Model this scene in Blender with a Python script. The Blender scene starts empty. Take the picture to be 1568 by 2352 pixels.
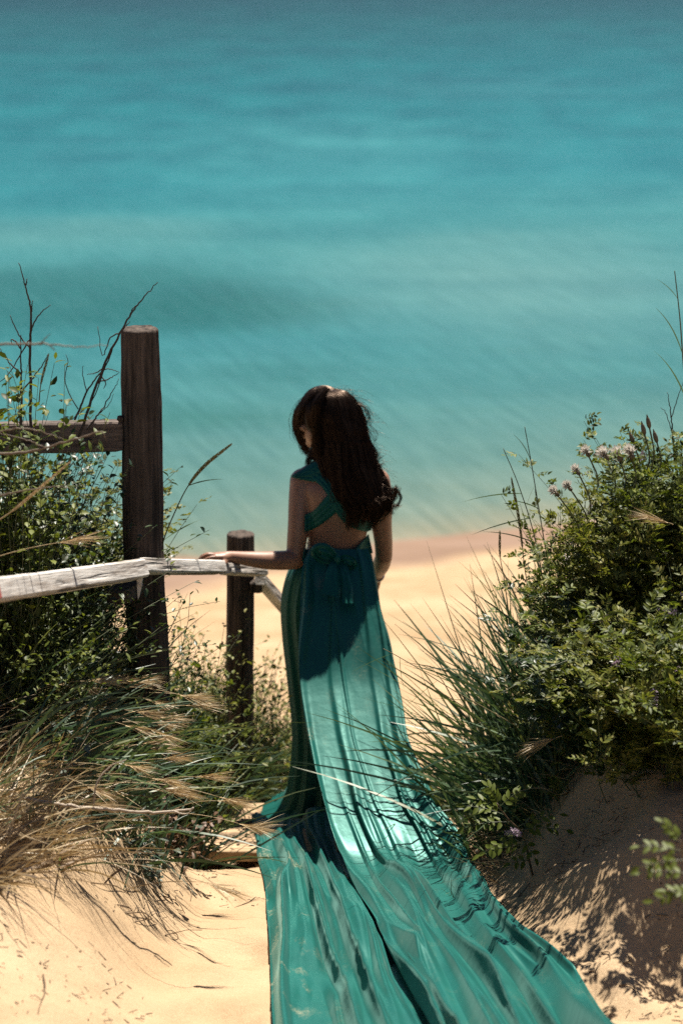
import bpy, math, random
import numpy as np
from mathutils import Vector, Matrix
from mathutils.bvhtree import BVHTree

# ------------------------------------------------------------------ camera, world, sun, exposure
S = bpy.context.scene
HC = 11.5                                   # camera height over the sea
PITCH = math.radians(15.0)
FPX = 85.0 / 36.0 * 2352.0
cam_d = bpy.data.cameras.new('camera')
cam = bpy.data.objects.new('camera', cam_d)
S.collection.objects.link(cam)
cam.location = (0, 0, HC)
cam.rotation_euler = (math.radians(90) - PITCH, 0, 0)
cam_d.sensor_fit = 'VERTICAL'
cam_d.sensor_height = 36.0
cam_d.sensor_width = 24.0
cam_d.lens = 85.0
cam_d.clip_start = 0.1
cam_d.clip_end = 20000
cam_d.dof.use_dof = True
cam_d.dof.focus_distance = 7.6
cam_d.dof.aperture_fstop = 2.8
S.camera = cam

SUN_EL, SUN_AZ = math.radians(67), math.radians(20)    # ahead of the camera and a little to its right
W = bpy.data.worlds.new('World')
S.world = W
W.use_nodes = True
wn = W.node_tree
sky = wn.nodes.new('ShaderNodeTexSky')
sky.sky_type = 'NISHITA'
sky.sun_disc = False
sky.sun_elevation = SUN_EL
sky.sun_rotation = SUN_AZ
sky.air_density = 0.42
sky.dust_density = 0.3
bg = wn.nodes['Background']
bg.inputs[1].default_value = 0.05
wn.links.new(sky.outputs[0], bg.inputs[0])

sl = bpy.data.lights.new('sun', 'SUN')
sl.energy = 5.0
sl.angle = math.radians(0.53)
sl.color = (1.0, 0.93, 0.82)
so = bpy.data.objects.new('sun', sl)
S.collection.objects.link(so)
SUN = Vector((math.sin(SUN_AZ) * math.cos(SUN_EL), math.cos(SUN_AZ) * math.cos(SUN_EL), math.sin(SUN_EL)))
so.rotation_euler = (-SUN).to_track_quat('-Z', 'Y').to_euler()
so.location = (0, 0, 40)

S.view_settings.view_transform = 'Standard'
S.view_settings.look = 'None'
S.view_settings.gamma = 1.0
S.view_settings.use_curve_mapping = False
S.cycles.use_denoising = False
S.view_settings.exposure = 1.43

rng = np.random.default_rng(7)
random.seed(7)
COL = S.collection

# ------------------------------------------------------------------ helpers
def P(px, py, Y):
    """world point seen at 1568x2352 pixel (px, py), at horizontal distance Y"""
    a = (px - 784.0) / FPX
    b = (1176.0 - py) / FPX
    cy, sy = math.cos(PITCH), math.sin(PITCH)
    t = Y / (cy + b * sy)
    return np.array((a * t, Y, HC + t * (-sy + b * cy)))

def sst(e0, e1, x):
    t = np.clip((x - e0) / (e1 - e0), 0, 1)
    return t * t * (3 - 2 * t)

def vnoise(x, y, seed=0):
    x = np.asarray(x, float); y = np.asarray(y, float)
    ix = np.floor(x); iy = np.floor(y)
    fx = x - ix; fy = y - iy
    fx = fx * fx * (3 - 2 * fx); fy = fy * fy * (3 - 2 * fy)
    def h(a, b):
        v = np.sin(a * 127.1 + b * 311.7 + seed * 74.7) * 43758.5453
        return v - np.floor(v)
    return (h(ix, iy) * (1 - fx) + h(ix + 1, iy) * fx) * (1 - fy) + (h(ix, iy + 1) * (1 - fx) + h(ix + 1, iy + 1) * fx) * fy - 0.5

def fbm(x, y, f, o=3, seed=0):
    r = 0; a = 1.0
    for k in range(o):
        r = r + a * vnoise(np.asarray(x) * f + 13.1 * k, np.asarray(y) * f - 7.7 * k, seed + k)
        a *= 0.5; f *= 2.03
    return r

DP_Y = [-40, 0, 3, 8.0, 8.8, 9.4, 11, 24, 34, 41.5, 60, 400, 3000]
DP_D = [1.7, 1.7, 2.342, 3.412, 3.56, 3.78, 4.75, 10.9, 11.2, 11.5, 12.6, 20, 30]
def drop_path(Y):
    return np.interp(Y, DP_Y, DP_D)

def shore(x):
    return 40.6 + 6.0 * np.tanh(x / 15.0)

def ground(x, Y, detail=True):
    x = np.asarray(x, float); Y = np.asarray(Y, float)
    d = drop_path(Y - np.where(Y > 20, (shore(x) - 41.5) * sst(20, 38, Y), 0))
    near = 1 - sst(8.9, 12.5, Y)
    wob = 0.05 * fbm(x * 0, Y, 0.9, 2, 4)
    bl = 0.66 * sst(-0.41 - 0.13 * sst(7.2, 7.9, Y) + wob, -0.98 - 0.02 * sst(7.2, 7.9, Y) + wob, x) * np.clip((Y - 4.3) / 3.1, 0, 1) + 0.35 * sst(-0.9, -2.6, x) * sst(4, 8, Y)
    br = 0.66 * sst(0.40 + wob, 1.02 + wob, x) * sst(5.9, 7.5, Y) + 0.5 * sst(1.0, 2.6, x) * sst(4, 8, Y)
    br = br + 0.085 * np.exp(-((Y - 6.55 - 0.10 * x) / 0.22) ** 2) * sst(0.45, 0.8, x)
    br = br - 0.05 * np.exp(-((Y - 6.12) / 0.25) ** 2) * sst(0.4, 0.7, x)
    h = (bl + br) * near
    far_dune = (0.9 * sst(1.2, 8, np.abs(x))) * sst(4, 9, Y) * (1 - sst(10, 22, Y))
    z = HC - d + h + far_dune
    if detail:
        n = 1 - sst(14, 22, Y)
        z = z + n * (0.05 * fbm(x, Y, 1.3, 2, 11) + 0.028 * fbm(x, Y, 5.5, 3, 21) + 0.009 * fbm(x, Y, 20, 2, 31))
        # old footprints and scoops on the path
        for (fx, fy, fr, fd) in ((-0.30, 6.55, .10, .022), (-0.12, 7.15, .11, .02), (-0.42, 7.35, .09, .018), (-0.33, 5.75, .11, .02),
                                 (-0.55, 6.15, .12, .014), (0.72, 5.95, .12, .025), (0.95, 6.25, .12, .02), (0.8, 6.95, .13, .03)):
            q = ((x - fx) ** 2 + ((Y - fy) * 0.55) ** 2) / fr ** 2
            z = z - fd * np.exp(-q) * 1.6 + fd * 0.8 * np.exp(-((np.sqrt(q) - 1.35) ** 2) * 6)
        # hollow scooped out in front of the first board, and behind the boards
        z = z - 0.075 * sst(-0.66, -0.5, x) * (1 - sst(-0.34, -0.26, x)) * sst(7.72, 7.97, Y) * (1 - sst(8.20, 8.24, Y))
        z = z - 0.045 * sst(-0.62, -0.45, x) * (1 - sst(0.45, 0.7, x)) * sst(8.36, 8.44, Y) * (1 - sst(9.0, 9.2, Y))
        z = z - 0.05 * (1 - sst(0.45, 0.7, x)) * sst(-0.62, -0.45, x) * sst(8.22, 8.25, Y) * (1 - sst(8.36, 8.44, Y))
        f = sst(22, 26, Y) * (1 - sst(39, 41, Y))
        z = z + f * (0.10 * fbm(x, Y, 0.7, 3, 41))
    return z

def gz(x, Y):
    return float(ground(np.array([x]), np.array([Y]))[0])

def hit(px, py, y0=3.0, y1=14.0):
    """ground point under a pixel"""
    Ys = np.linspace(y0, y1, 900)
    a = (px - 784.0) / FPX; b = (1176.0 - py) / FPX
    cy, sy = math.cos(PITCH), math.sin(PITCH)
    t = Ys / (cy + b * sy)
    X = a * t; Z = HC + t * (-sy + b * cy)
    G = ground(X, Ys)
    below = np.nonzero(Z <= G)[0]
    k = below[0] if len(below) else len(Ys) - 1
    if k == 0 or not len(below): return np.array((X[k], Ys[k], G[k]))
    d0, d1 = Z[k - 1] - G[k - 1], Z[k] - G[k]
    f = d0 / (d0 - d1) if d0 != d1 else 1.0
    return np.array((X[k - 1] + f * (X[k] - X[k - 1]), Ys[k - 1] + f * (Ys[k] - Ys[k - 1]), G[k - 1] + f * (G[k] - G[k - 1])))

def on(px, Y):
    """ground point in the picture column px at distance Y"""
    x = (px - 784.0) / FPX * (Y * math.cos(PITCH) + 3.0 * math.sin(PITCH))
    return np.array((x, Y, gz(x, Y)))

class MB:
    def __init__(self):
        self.V = []; self.F = {}; self.n = 0
    def add(self, V, F):
        V = np.asarray(V, float).reshape(-1, 3); F = np.asarray(F, int)
        self.F.setdefault(F.shape[1], []).append(F + self.n)
        self.V.append(V); self.n += len(V)
        return self
    def build(self, name, mat, parent=None, smooth=True, kind=None, label=None, auto=None):
        V = np.concatenate(self.V)
        off = np.array(parent['_w']) if parent is not None else np.zeros(3)
        me = bpy.data.meshes.new(name)
        fs = [(k, np.concatenate(v)) for k, v in self.F.items()]
        nf = sum(len(f) for _, f in fs)
        me.vertices.add(len(V)); me.vertices.foreach_set('co', (V - off).astype(np.float32).ravel())
        li = np.concatenate([f.ravel() for _, f in fs])
        tot = np.concatenate([np.full(len(f), k) for k, f in fs])
        st = np.concatenate(([0], np.cumsum(tot)[:-1]))
        me.loops.add(len(li)); me.loops.foreach_set('vertex_index', li.astype(np.int32))
        me.polygons.add(nf); me.polygons.foreach_set('loop_start', st.astype(np.int32))
        me.polygons.foreach_set('use_smooth', np.full(nf, bool(smooth)))
        me.update(calc_edges=True)
        me.validate()
        if mat: me.materials.append(mat)
        o = bpy.data.objects.new(name, me); COL.objects.link(o)
        if parent is not None:
            o.parent = parent
        o['_w'] = [float(v) for v in off] if parent is not None else [0.0, 0.0, 0.0]
        if kind: o['kind'] = kind
        if label: o['label'] = label
        return o

def tag(o, label, cat=None, group=None, kind=None):
    o['label'] = label
    if cat: o['category'] = cat
    if group: o['group'] = group
    if kind: o['kind'] = kind
    return o

def thing(name, loc, label, cat, group=None):
    o = bpy.data.objects.new(name, None); COL.objects.link(o)
    o.empty_display_size = 0.1
    o.location = [float(v) for v in loc]
    o['_w'] = [float(v) for v in loc]
    return tag(o, label, cat, group)

def nrm(v):
    v = np.asarray(v, float)
    return v / np.maximum(np.linalg.norm(v, axis=-1, keepdims=True), 1e-9)

def smooth_path(pts, n):
    """Catmull-Rom through points (rows may carry extra columns)"""
    p = np.asarray(pts, float)
    p = np.vstack([2 * p[0] - p[1], p, 2 * p[-1] - p[-2]])
    m = len(p) - 3
    out = []
    for q in np.linspace(0, m - 1e-6, n):
        i = int(q); t = q - i
        a, b, c, d = p[i:i + 4]
        out.append(0.5 * (2 * b + (c - a) * t + (2 * a - 5 * b + 4 * c - d) * t * t + (3 * b - a - 3 * c + d) * t ** 3))
    return np.array(out)

def tube(pts, rad, n=6, rady=None, upv=None):
    """closed tube; rad along the side vector, rady along the other"""
    pts = np.asarray(pts, float); K = len(pts)
    rad = np.broadcast_to(np.asarray(rad, float), (K,))
    rady = rad if rady is None else np.broadcast_to(np.asarray(rady, float), (K,))
    T = nrm(np.gradient(pts, axis=0))
    if upv is None:
        ref = np.array((0.0, 0, 1)) if abs(T[0][2]) < 0.9 else np.array((1.0, 0, 0))
    else:
        ref = np.asarray(upv, float)
    s = nrm(np.cross(ref, T[0])); V = []
    for k in range(K):
        s = nrm(s - T[k] * np.dot(s, T[k])); u = np.cross(T[k], s)
        a = np.arange(n) * 2 * math.pi / n
        V.append(pts[k] + rad[k] * np.cos(a)[:, None] * s + rady[k] * np.sin(a)[:, None] * u)
    V = np.concatenate(V + [pts[:1], pts[-1:]])
    i = np.arange(n); j = (i + 1) % n
    Q = [np.stack([k * n + i, k * n + j, (k + 1) * n + j, (k + 1) * n + i], 1) for k in range(K - 1)]
    T1 = np.stack([np.full(n, K * n), j, i], 1)
    T2 = np.stack([np.full(n, K * n + 1), (K - 1) * n + i, (K - 1) * n + j], 1)
    return V, np.concatenate(Q), np.concatenate([T1, T2])

def add_tube(mb, *a, **k):
    V, Q, T = tube(*a, **k)
    b = mb.n
    mb.add(V, Q)
    mb.F.setdefault(3, []).append(T + b)
    return mb

def ribbons(mb, Pn, Wn, Sn):
    """Pn (N,K,3) spines, Wn (N,K) half widths, Sn (N,K,3) side vectors"""
    N, K, _ = Pn.shape
    V = np.stack([Pn - Wn[..., None] * Sn, Pn + Wn[..., None] * Sn], 2).reshape(-1, 3)
    i = np.arange(N)[:, None] * K * 2 + np.arange(K - 1)[None] * 2
    F = np.stack([i, i + 1, i + 3, i + 2], -1).reshape(-1, 4)
    mb.add(V, F); return mb

def strands(mb, Pn, Rn, n=3):
    N, K, _ = Pn.shape
    T = nrm(np.gradient(Pn, axis=1))
    ref = np.array((0.31, -0.71, 0.63))
    s = nrm(np.cross(T, ref)); u = np.cross(T, s)
    a = np.arange(n) * 2 * math.pi / n
    V = Pn[:, :, None] + Rn[..., None, None] * (np.cos(a)[:, None] * s[:, :, None] + np.sin(a)[:, None] * u[:, :, None])
    base = (np.arange(N)[:, None, None] * K + np.arange(K - 1)[None, :, None]) * n
    i = np.arange(n); j = (i + 1) % n
    F = np.stack([base + i, base + j, base + n + j, base + n + i], -1).reshape(-1, 4)
    mb.add(V.reshape(-1, 3), F); return mb

def leaves(mb, B, D, Sd, L, Wd, fold=0.25, curl=0.2):
    """folded pointed leaves: base B, direction D, side Sd, length L, half width Wd"""
    B = np.asarray(B); D = nrm(D); Sd = nrm(Sd - D * np.sum(Sd * D, -1, keepdims=True)); Nn = np.cross(Sd, D)
    L = np.broadcast_to(L, len(B))[:, None]; Wd = np.broadcast_to(Wd, len(B))[:, None]
    cu = np.broadcast_to(curl, len(B))[:, None] if np.ndim(curl) else curl
    def pt(t, s, up):
        return B + D * L * t + Sd * Wd * s + Nn * (Wd * up * fold - L * cu * t * t)
    V = np.stack([pt(0, 0, 0), pt(.36, 0, 0), pt(.72, 0, 0), pt(1, 0, 0), pt(.34, -1, 1), pt(.7, -.8, .8), pt(.34, 1, 1), pt(.7, .8, .8)], 1)
    T = np.array([(0, 1, 4), (0, 6, 1), (4, 1, 2), (4, 2, 5), (1, 6, 7), (1, 7, 2), (5, 2, 3), (2, 7, 3)])
    F = (np.arange(len(B))[:, None, None] * 8 + T[None]).reshape(-1, 3)
    mb.add(V.reshape(-1, 3), F); return mb

def box_bar(p0, p1, w, h, seg=16, roll=0.0, jitter=0.0, seed=0, up=(0, 0, 1), chamfer=0.12, endcut=0.0):
    """squared timber with soft arrises from p0 to p1"""
    p0 = np.asarray(p0, float); p1 = np.asarray(p1, float)
    T = nrm(p1 - p0); s = nrm(np.cross(T, up)); u = np.cross(s, T)
    c, sn = math.cos(roll), math.sin(roll)
    s, u = c * s + sn * u, c * u - sn * s
    m = min(w, h) * chamfer
    a, b = w / 2, h / 2
    prof = [(-a + m, -b), (0, -b), (a - m, -b), (a, -b + m), (a, 0), (a, b - m), (a - m, b), (0, b), (-a + m, b), (-a, b - m), (-a, 0), (-a, -b + m)]
    n = len(prof); V = []
    r = np.random.default_rng(seed)
    for k in range(seg + 1):
        t = k / seg
        base = p0 + (p1 - p0) * t + (s * math.sin(t * 5 + seed) + u * math.cos(t * 4 + seed)) * jitter * 0.8
        e = 0.93 if k in (0, seg) else 1.0
        for q, (x, y) in enumerate(prof):
            jj = r.normal(0, jitter * 0.35)
            V.append(base + s * (x * e + jj) + u * (y * e + r.normal(0, jitter * 0.35)) + T * r.normal(0, jitter) * (k in (0, seg)))
    i = np.arange(n); j = (i + 1) % n
    Q = np.concatenate([np.stack([k * n + i, k * n + j, (k + 1) * n + j, (k + 1) * n + i], 1) for k in range(seg)])
    mb = MB(); mb.add(V, Q)
    mb.F[12] = [np.array([list(range(n))[::-1], [seg * n + q for q in range(n)]])]
    mb.axis = (p0, T, s, u)
    return mb

def rail(mb, name, mat, parent=None, label=None):
    """link a timber with its own axes along the grain (local Y)"""
    o = mb.build(name, mat, parent, smooth=False, label=label)
    off = np.array(parent['_w']) if parent is not None else np.zeros(3)
    p0, T, s, u = mb.axis
    m = Matrix(((s[0], T[0], u[0], p0[0] - off[0]), (s[1], T[1], u[1], p0[1] - off[1]), (s[2], T[2], u[2], p0[2] - off[2]), (0, 0, 0, 1)))
    o.data.transform(m.inverted()); o.matrix_local = m
    return o

def plank(x0, x1, y0, y1, z, th, seed=0):
    return box_bar((x0, (y0 + y1) / 2, z - th / 2), (x1, (y0 + y1) / 2, z - th / 2), y1 - y0, th, 24, 0.0, 0.003, seed)

# ------------------------------------------------------------------ materials
KA = 0.62
def ka(c): return tuple(v * KA for v in c)
def nodemat(name):
    m = bpy.data.materials.new(name); m.use_nodes = True
    nt = m.node_tree
    return m, nt, nt.nodes['Principled BSDF'], nt.nodes['Material Output']

def N(nt, t, **kw):
    n = nt.nodes.new(t)
    for k, v in kw.items():
        if k in n.inputs: n.inputs[k].default_value = v
        else: setattr(n, k, v)
    return n

def ramp(nt, fac, stops, interp='LINEAR'):
    r = nt.nodes.new('ShaderNodeValToRGB')
    r.color_ramp.interpolation = interp
    e = r.color_ramp.elements
    while len(e) > 1: e.remove(e[-1])
    for k, (p, c) in enumerate(stops):
        el = e[0] if k == 0 else e.new(p)
        el.position = p; el.color = (*c, 1) if len(c) == 3 else c
    nt.links.new(fac, r.inputs[0])
    return r

def mixc(nt, fac, a, b, mode='MIX'):
    m = nt.nodes.new('ShaderNodeMix'); m.data_type = 'RGBA'; m.blend_type = mode
    for sck, v in ((m.inputs[0], fac), (m.inputs[6], a), (m.inputs[7], b)):
        if hasattr(v, 'links'): nt.links.new(v, sck)
        elif isinstance(v, tuple): sck.default_value = (*v, 1)
        else: sck.default_value = v
    return m.outputs[2]

def math_n(nt, op, a, b=None, c=None, clamp=False):
    m = nt.nodes.new('ShaderNodeMath'); m.operation = op; m.use_clamp = clamp
    for k, v in enumerate((a, b, c)):
        if v is None: continue
        if hasattr(v, 'links'): nt.links.new(v, m.inputs[k])
        else: m.inputs[k].default_value = v
    return m.outputs[0]

def leafmat(name, cols, rough=0.45, trans=0.3, spec=0.5, tint=(1.3, 1.35, 0.7)):
    m, nt, b, out = nodemat(name)
    g = N(nt, 'ShaderNodeNewGeometry')
    r = ramp(nt, g.outputs['Random Per Island'], [(k / max(1, len(cols) - 1), ka(c)) for k, c in enumerate(cols)])
    nt.links.new(r.outputs[0], b.inputs['Base Color'])
    b.inputs['Roughness'].default_value = rough
    b.inputs['Specular IOR Level'].default_value = spec
    if trans > 0:
        t = N(nt, 'ShaderNodeBsdfTranslucent')
        c = mixc(nt, 1.0, r.outputs[0], tint, 'MULTIPLY')
        nt.links.new(c, t.inputs[0])
        mx = N(nt, 'ShaderNodeMixShader'); mx.inputs[0].default_value = trans
        nt.links.new(b.outputs[0], mx.inputs[1]); nt.links.new(t.outputs[0], mx.inputs[2])
        nt.links.new(mx.outputs[0], out.inputs[0])
    return m

def woodmat(name, dark, light, scale, grain=(1, 1, 1), rough=0.8, bump=0.6, paint=None):
    """grain runs along the object's generated/texture axis given by the mapping scale"""
    dark, light = ka(dark), ka(light)
    if paint: paint = ka(paint)
    m, nt, b, out = nodemat(name)
    tc = N(nt, 'ShaderNodeTexCoord')
    mp = N(nt, 'ShaderNodeMapping'); mp.inputs['Scale'].default_value = grain
    nt.links.new(tc.outputs['Object'], mp.inputs[0])
    n1 = N(nt, 'ShaderNodeTexNoise', Scale=scale, Detail=6.0, Roughness=0.65); nt.links.new(mp.outputs[0], n1.inputs[0])
    n2 = N(nt, 'ShaderNodeTexNoise', Scale=scale * 0.25, Detail=3.0); nt.links.new(mp.outputs[0], n2.inputs[0])
    n3 = N(nt, 'ShaderNodeTexNoise', Scale=9.0, Detail=4.0); nt.links.new(tc.outputs['Object'], n3.inputs[0])
    r1 = ramp(nt, n1.outputs[0], [(0.30, dark), (0.46, tuple(0.5 * (p + q) for p, q in zip(dark, light))), (0.66, light)])
    crack = ramp(nt, n2.outputs[0], [(0.37, (0, 0, 0)), (0.43, (1, 1, 1))])
    c = mixc(nt, 0.6, r1.outputs[0], crack.outputs[0], 'MULTIPLY')
    blot = ramp(nt, n3.outputs[0], [(0.35, (0.55, 0.5, 0.45)), (0.65, (1.15, 1.1, 1.05))])
    c = mixc(nt, 0.6, c, blot.outputs[0], 'MULTIPLY')
    if paint:
        pn = N(nt, 'ShaderNodeTexNoise', Scale=26.0, Detail=6.0, Roughness=0.7); nt.links.new(mp.outputs[0], pn.inputs[0])
        pr = ramp(nt, pn.outputs[0], [(0.42, (0, 0, 0)), (0.52, (1, 1, 1))])
        c = mixc(nt, pr.outputs[0], c, paint)
    nt.links.new(c, b.inputs['Base Color'])
    b.inputs['Roughness'].default_value = rough
    b.inputs['Specular IOR Level'].default_value = 0.25
    h = math_n(nt, 'ADD', n1.outputs[0], crack.outputs[0])
    bp = N(nt, 'ShaderNodeBump', Strength=bump, Distance=0.006)
    nt.links.new(h, bp.inputs['Height']); nt.links.new(bp.outputs[0], b.inputs['Normal'])
    return m

M = {}
# sand: grains, dry crust, wet band along the water's edge
m, nt, b, out = nodemat('sand'); M['sand'] = m
tc = N(nt, 'ShaderNodeTexCoord'); sp = N(nt, 'ShaderNodeSeparateXYZ'); nt.links.new(tc.outputs['Object'], sp.inputs[0])
n1 = N(nt, 'ShaderNodeTexNoise', Scale=420.0, Detail=3.0, Roughness=0.7); nt.links.new(tc.outputs['Object'], n1.inputs[0])
n2 = N(nt, 'ShaderNodeTexNoise', Scale=2.2, Detail=5.0); nt.links.new(tc.outputs['Object'], n2.inputs[0])
n3 = N(nt, 'ShaderNodeTexNoise', Scale=38.0, Detail=4.0, Roughness=0.6); nt.links.new(tc.outputs['Object'], n3.inputs[0])
c1 = ramp(nt, n1.outputs[0], [(0.28, ka((0.36, 0.23, 0.125))), (0.5, ka((0.55, 0.40, 0.25))), (0.72, ka((0.68, 0.525, 0.345)))])
c2 = ramp(nt, n2.outputs[0], [(0.3, (0.86, 0.82, 0.76)), (0.7, (1.05, 1.04, 1.03))])
c = mixc(nt, 1.0, c1.outputs[0], c2.outputs[0], 'MULTIPLY')
sd = math_n(nt, 'SUBTRACT', sp.outputs[1], math_n(nt, 'MULTIPLY', math_n(nt, 'TANH', math_n(nt, 'DIVIDE', sp.outputs[0], 15.0)), 6.0))
nb = N(nt, 'ShaderNodeTexNoise', Scale=0.5, Detail=3.0); nt.links.new(tc.outputs['Object'], nb.inputs[0])
sd2 = math_n(nt, 'ADD', sd, math_n(nt, 'MULTIPLY', math_n(nt, 'SUBTRACT', nb.outputs[0], 0.5), 1.6))
wet = N(nt, 'ShaderNodeMapRange'); nt.links.new(sd2, wet.inputs[0])
wet.inputs[1].default_value = 38.5; wet.inputs[2].default_value = 39.2; wet.inputs[3].default_value = 0; wet.inputs[4].default_value = 1
c = mixc(nt, wet.outputs[0], c, ka((0.30, 0.20, 0.145)))
# scattered tracks on the beach
mpb = N(nt, 'ShaderNodeMapping'); mpb.inputs['Scale'].default_value = (0.35, 1.6, 1); nt.links.new(tc.outputs['Object'], mpb.inputs[0])
nt2 = N(nt, 'ShaderNodeTexNoise', Scale=0.9, Detail=5.0, Roughness=0.65); nt.links.new(mpb.outputs[0], nt2.inputs[0])
tr = ramp(nt, nt2.outputs[0], [(0.38, (0.80, 0.77, 0.72)), (0.6, (1, 1, 1))])
far = N(nt, 'ShaderNodeMapRange'); nt.links.new(sp.outputs[1], far.inputs[0])
far.inputs[1].default_value = 18; far.inputs[2].default_value = 24; far.inputs[3].default_value = 0; far.inputs[4].default_value = 1
c = mixc(nt, far.outputs[0], c, mixc(nt, 1.0, c, tr.outputs[0], 'MULTIPLY'))
nt.links.new(c, b.inputs['Base Color'])
b.inputs['Roughness'].default_value = 0.9; b.inputs['Specular IOR Level'].default_value = 0.15
hh = math_n(nt, 'ADD', math_n(nt, 'MULTIPLY', n1.outputs[0], 0.35), n3.outputs[0])
bp = N(nt, 'ShaderNodeBump', Strength=0.6, Distance=0.010); nt.links.new(hh, bp.inputs['Height']); nt.links.new(bp.outputs[0], b.inputs['Normal'])

# sea
m, nt, b, out = nodemat('sea_water'); M['sea'] = m
tc = N(nt, 'ShaderNodeTexCoord'); sp = N(nt, 'ShaderNodeSeparateXYZ'); nt.links.new(tc.outputs['Object'], sp.inputs[0])
X, Yc = sp.outputs[0], sp.outputs[1]
dist = math_n(nt, 'SUBTRACT', Yc, math_n(nt, 'MULTIPLY', math_n(nt, 'TANH', math_n(nt, 'DIVIDE', X, 15.0)), 6.0))
wn1 = N(nt, 'ShaderNodeTexNoise', Scale=0.16, Detail=4.0); nt.links.new(tc.outputs['Object'], wn1.inputs[0])
dw = math_n(nt, 'ADD', dist, math_n(nt, 'MULTIPLY', math_n(nt, 'SUBTRACT', wn1.outputs[0], 0.5), 3.0))
lg = math_n(nt, 'DIVIDE', math_n(nt, 'LOGARITHM', math_n(nt, 'DIVIDE', math_n(nt, 'MAXIMUM', dw, 40.0), 40.0), 2.718), math.log(10.0))   # 0 at 40 m, 1 at 400 m
dr = ramp(nt, lg, [(0.0, (0.40, 0.34, 0.25)), (0.010, (0.27, 0.28, 0.21)), (0.026, (0.17, 0.25, 0.215)), (0.06, (0.105, 0.225, 0.215)), (0.12, (0.052, 0.20, 0.215)),
                   (0.2, (0.030, 0.19, 0.22)), (0.27, (0.048, 0.225, 0.245)), (0.36, (0.014, 0.18, 0.215)), (0.52, (0.004, 0.135, 0.16)), (0.66, (0.003, 0.085, 0.095)), (0.75, (0.002, 0.05, 0.055)), (1.0, (0.002, 0.035, 0.04))])
c = dr.outputs[0]
def blob(cx, cy, rx, ry, soft=0.5, warp=0.5):
    u = math_n(nt, 'DIVIDE', math_n(nt, 'SUBTRACT', X, cx), rx)
    v = math_n(nt, 'DIVIDE', math_n(nt, 'SUBTRACT', Yc, cy), ry)
    d = math_n(nt, 'SQRT', math_n(nt, 'ADD', math_n(nt, 'MULTIPLY', u, u), math_n(nt, 'MULTIPLY', v, v)))
    d = math_n(nt, 'ADD', d, math_n(nt, 'MULTIPLY', math_n(nt, 'SUBTRACT', wn1.outputs[0], 0.5), warp))
    mr = N(nt, 'ShaderNodeMapRange'); mr.interpolation_type = 'SMOOTHSTEP'; nt.links.new(d, mr.inputs[0])
    mr.inputs[1].default_value = 1.0; mr.inputs[2].default_value = 1.0 - soft; mr.inputs[3].default_value = 0; mr.inputs[4].default_value = 1
    return mr.outputs[0]
weed = (0.010, 0.105, 0.105)
for (args, f, colr) in (((-7.5, 65.5, 9.0, 8.0, 0.6), 0.7, weed), ((-3.0, 64, 5.5, 4.5, 0.8), 0.6, weed), ((-3.5, 50.8, 3.8, 1.9, 0.9), 0.55, (0.03, 0.15, 0.14)), ((-1.5, 55.5, 3.0, 2.0, 0.9), 0.3, weed),
                    ((5.5, 68, 10, 14, 0.9), 0.6, (0.115, 0.27, 0.275)), ((-9.0, 78, 9.0, 6, 0.9), 0.45, (0.09, 0.255, 0.26)), ((0.0, 100, 11, 24, 0.9), 0.35, (0.05, 0.25, 0.28)), ((-11, 96, 4, 22, 0.9), 0.35, (0.02, 0.165, 0.20)), ((7, 130, 14, 14, 0.9), 0.35, (0.02, 0.12, 0.15))):
    c = mixc(nt, math_n(nt, 'MULTIPLY', blob(*args), f), c, colr)
# long faint bands that lie across the view, and slanting ripples
mb1 = N(nt, 'ShaderNodeMapping'); mb1.inputs['Scale'].default_value = (0.045, 0.19, 1); mb1.inputs['Rotation'].default_value = (0, 0, 0.12); nt.links.new(tc.outputs['Object'], mb1.inputs[0])
nb1 = N(nt, 'ShaderNodeTexNoise', Scale=1.0, Detail=6.0, Roughness=0.6); nt.links.new(mb1.outputs[0], nb1.inputs[0])
band = ramp(nt, nb1.outputs[0], [(0.3, (0.74, 0.84, 0.86)), (0.7, (1.25, 1.14, 1.12))])
c = mixc(nt, 0.8, c, band.outputs[0], 'MULTIPLY')
mq1 = N(nt, 'ShaderNodeMapping'); mq1.inputs['Rotation'].default_value = (0, 0, math.radians(-17)); nt.links.new(tc.outputs['Object'], mq1.inputs[0])
mq2 = N(nt, 'ShaderNodeMapping'); mq2.inputs['Scale'].default_value = (5.0, 0.30, 1); nt.links.new(mq1.outputs[0], mq2.inputs[0])
q1 = N(nt, 'ShaderNodeTexNoise', Scale=1.0, Detail=5.0, Roughness=0.6); nt.links.new(mq2.outputs[0], q1.inputs[0])
mq3 = N(nt, 'ShaderNodeMapping'); mq3.inputs['Scale'].default_value = (0.26, 0.15, 1); nt.links.new(tc.outputs['Object'], mq3.inputs[0])
q2 = N(nt, 'ShaderNodeTexNoise', Scale=1.0, Detail=7.0, Roughness=0.7); nt.links.new(mq3.outputs[0], q2.inputs[0])
nearf = N(nt, 'ShaderNodeMapRange'); nt.links.new(dist, nearf.inputs[0])
nearf.inputs[1].default_value = 62; nearf.inputs[2].default_value = 105; nearf.inputs[3].default_value = 0; nearf.inputs[4].default_value = 1
qa = ramp(nt, q1.outputs[0], [(0.33, (0.76, 0.84, 0.85)), (0.67, (1.22, 1.14, 1.13))]); qb = ramp(nt, q2.outputs[0], [(0.33, (0.50, 0.74, 0.78)), (0.67, (1.75, 1.28, 1.24))])
c = mixc(nt, 0.9, c, mixc(nt, nearf.outputs[0], qa.outputs[0], qb.outputs[0]), 'MULTIPLY')
c = mixc(nt, 1.0, c, (0.50, 0.485, 0.455), 'MULTIPLY')
nt.links.new(c, b.inputs['Base Color'])
b.inputs['Roughness'].default_value = 0.3
b.inputs['Specular IOR Level'].default_value = 0.05
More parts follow.
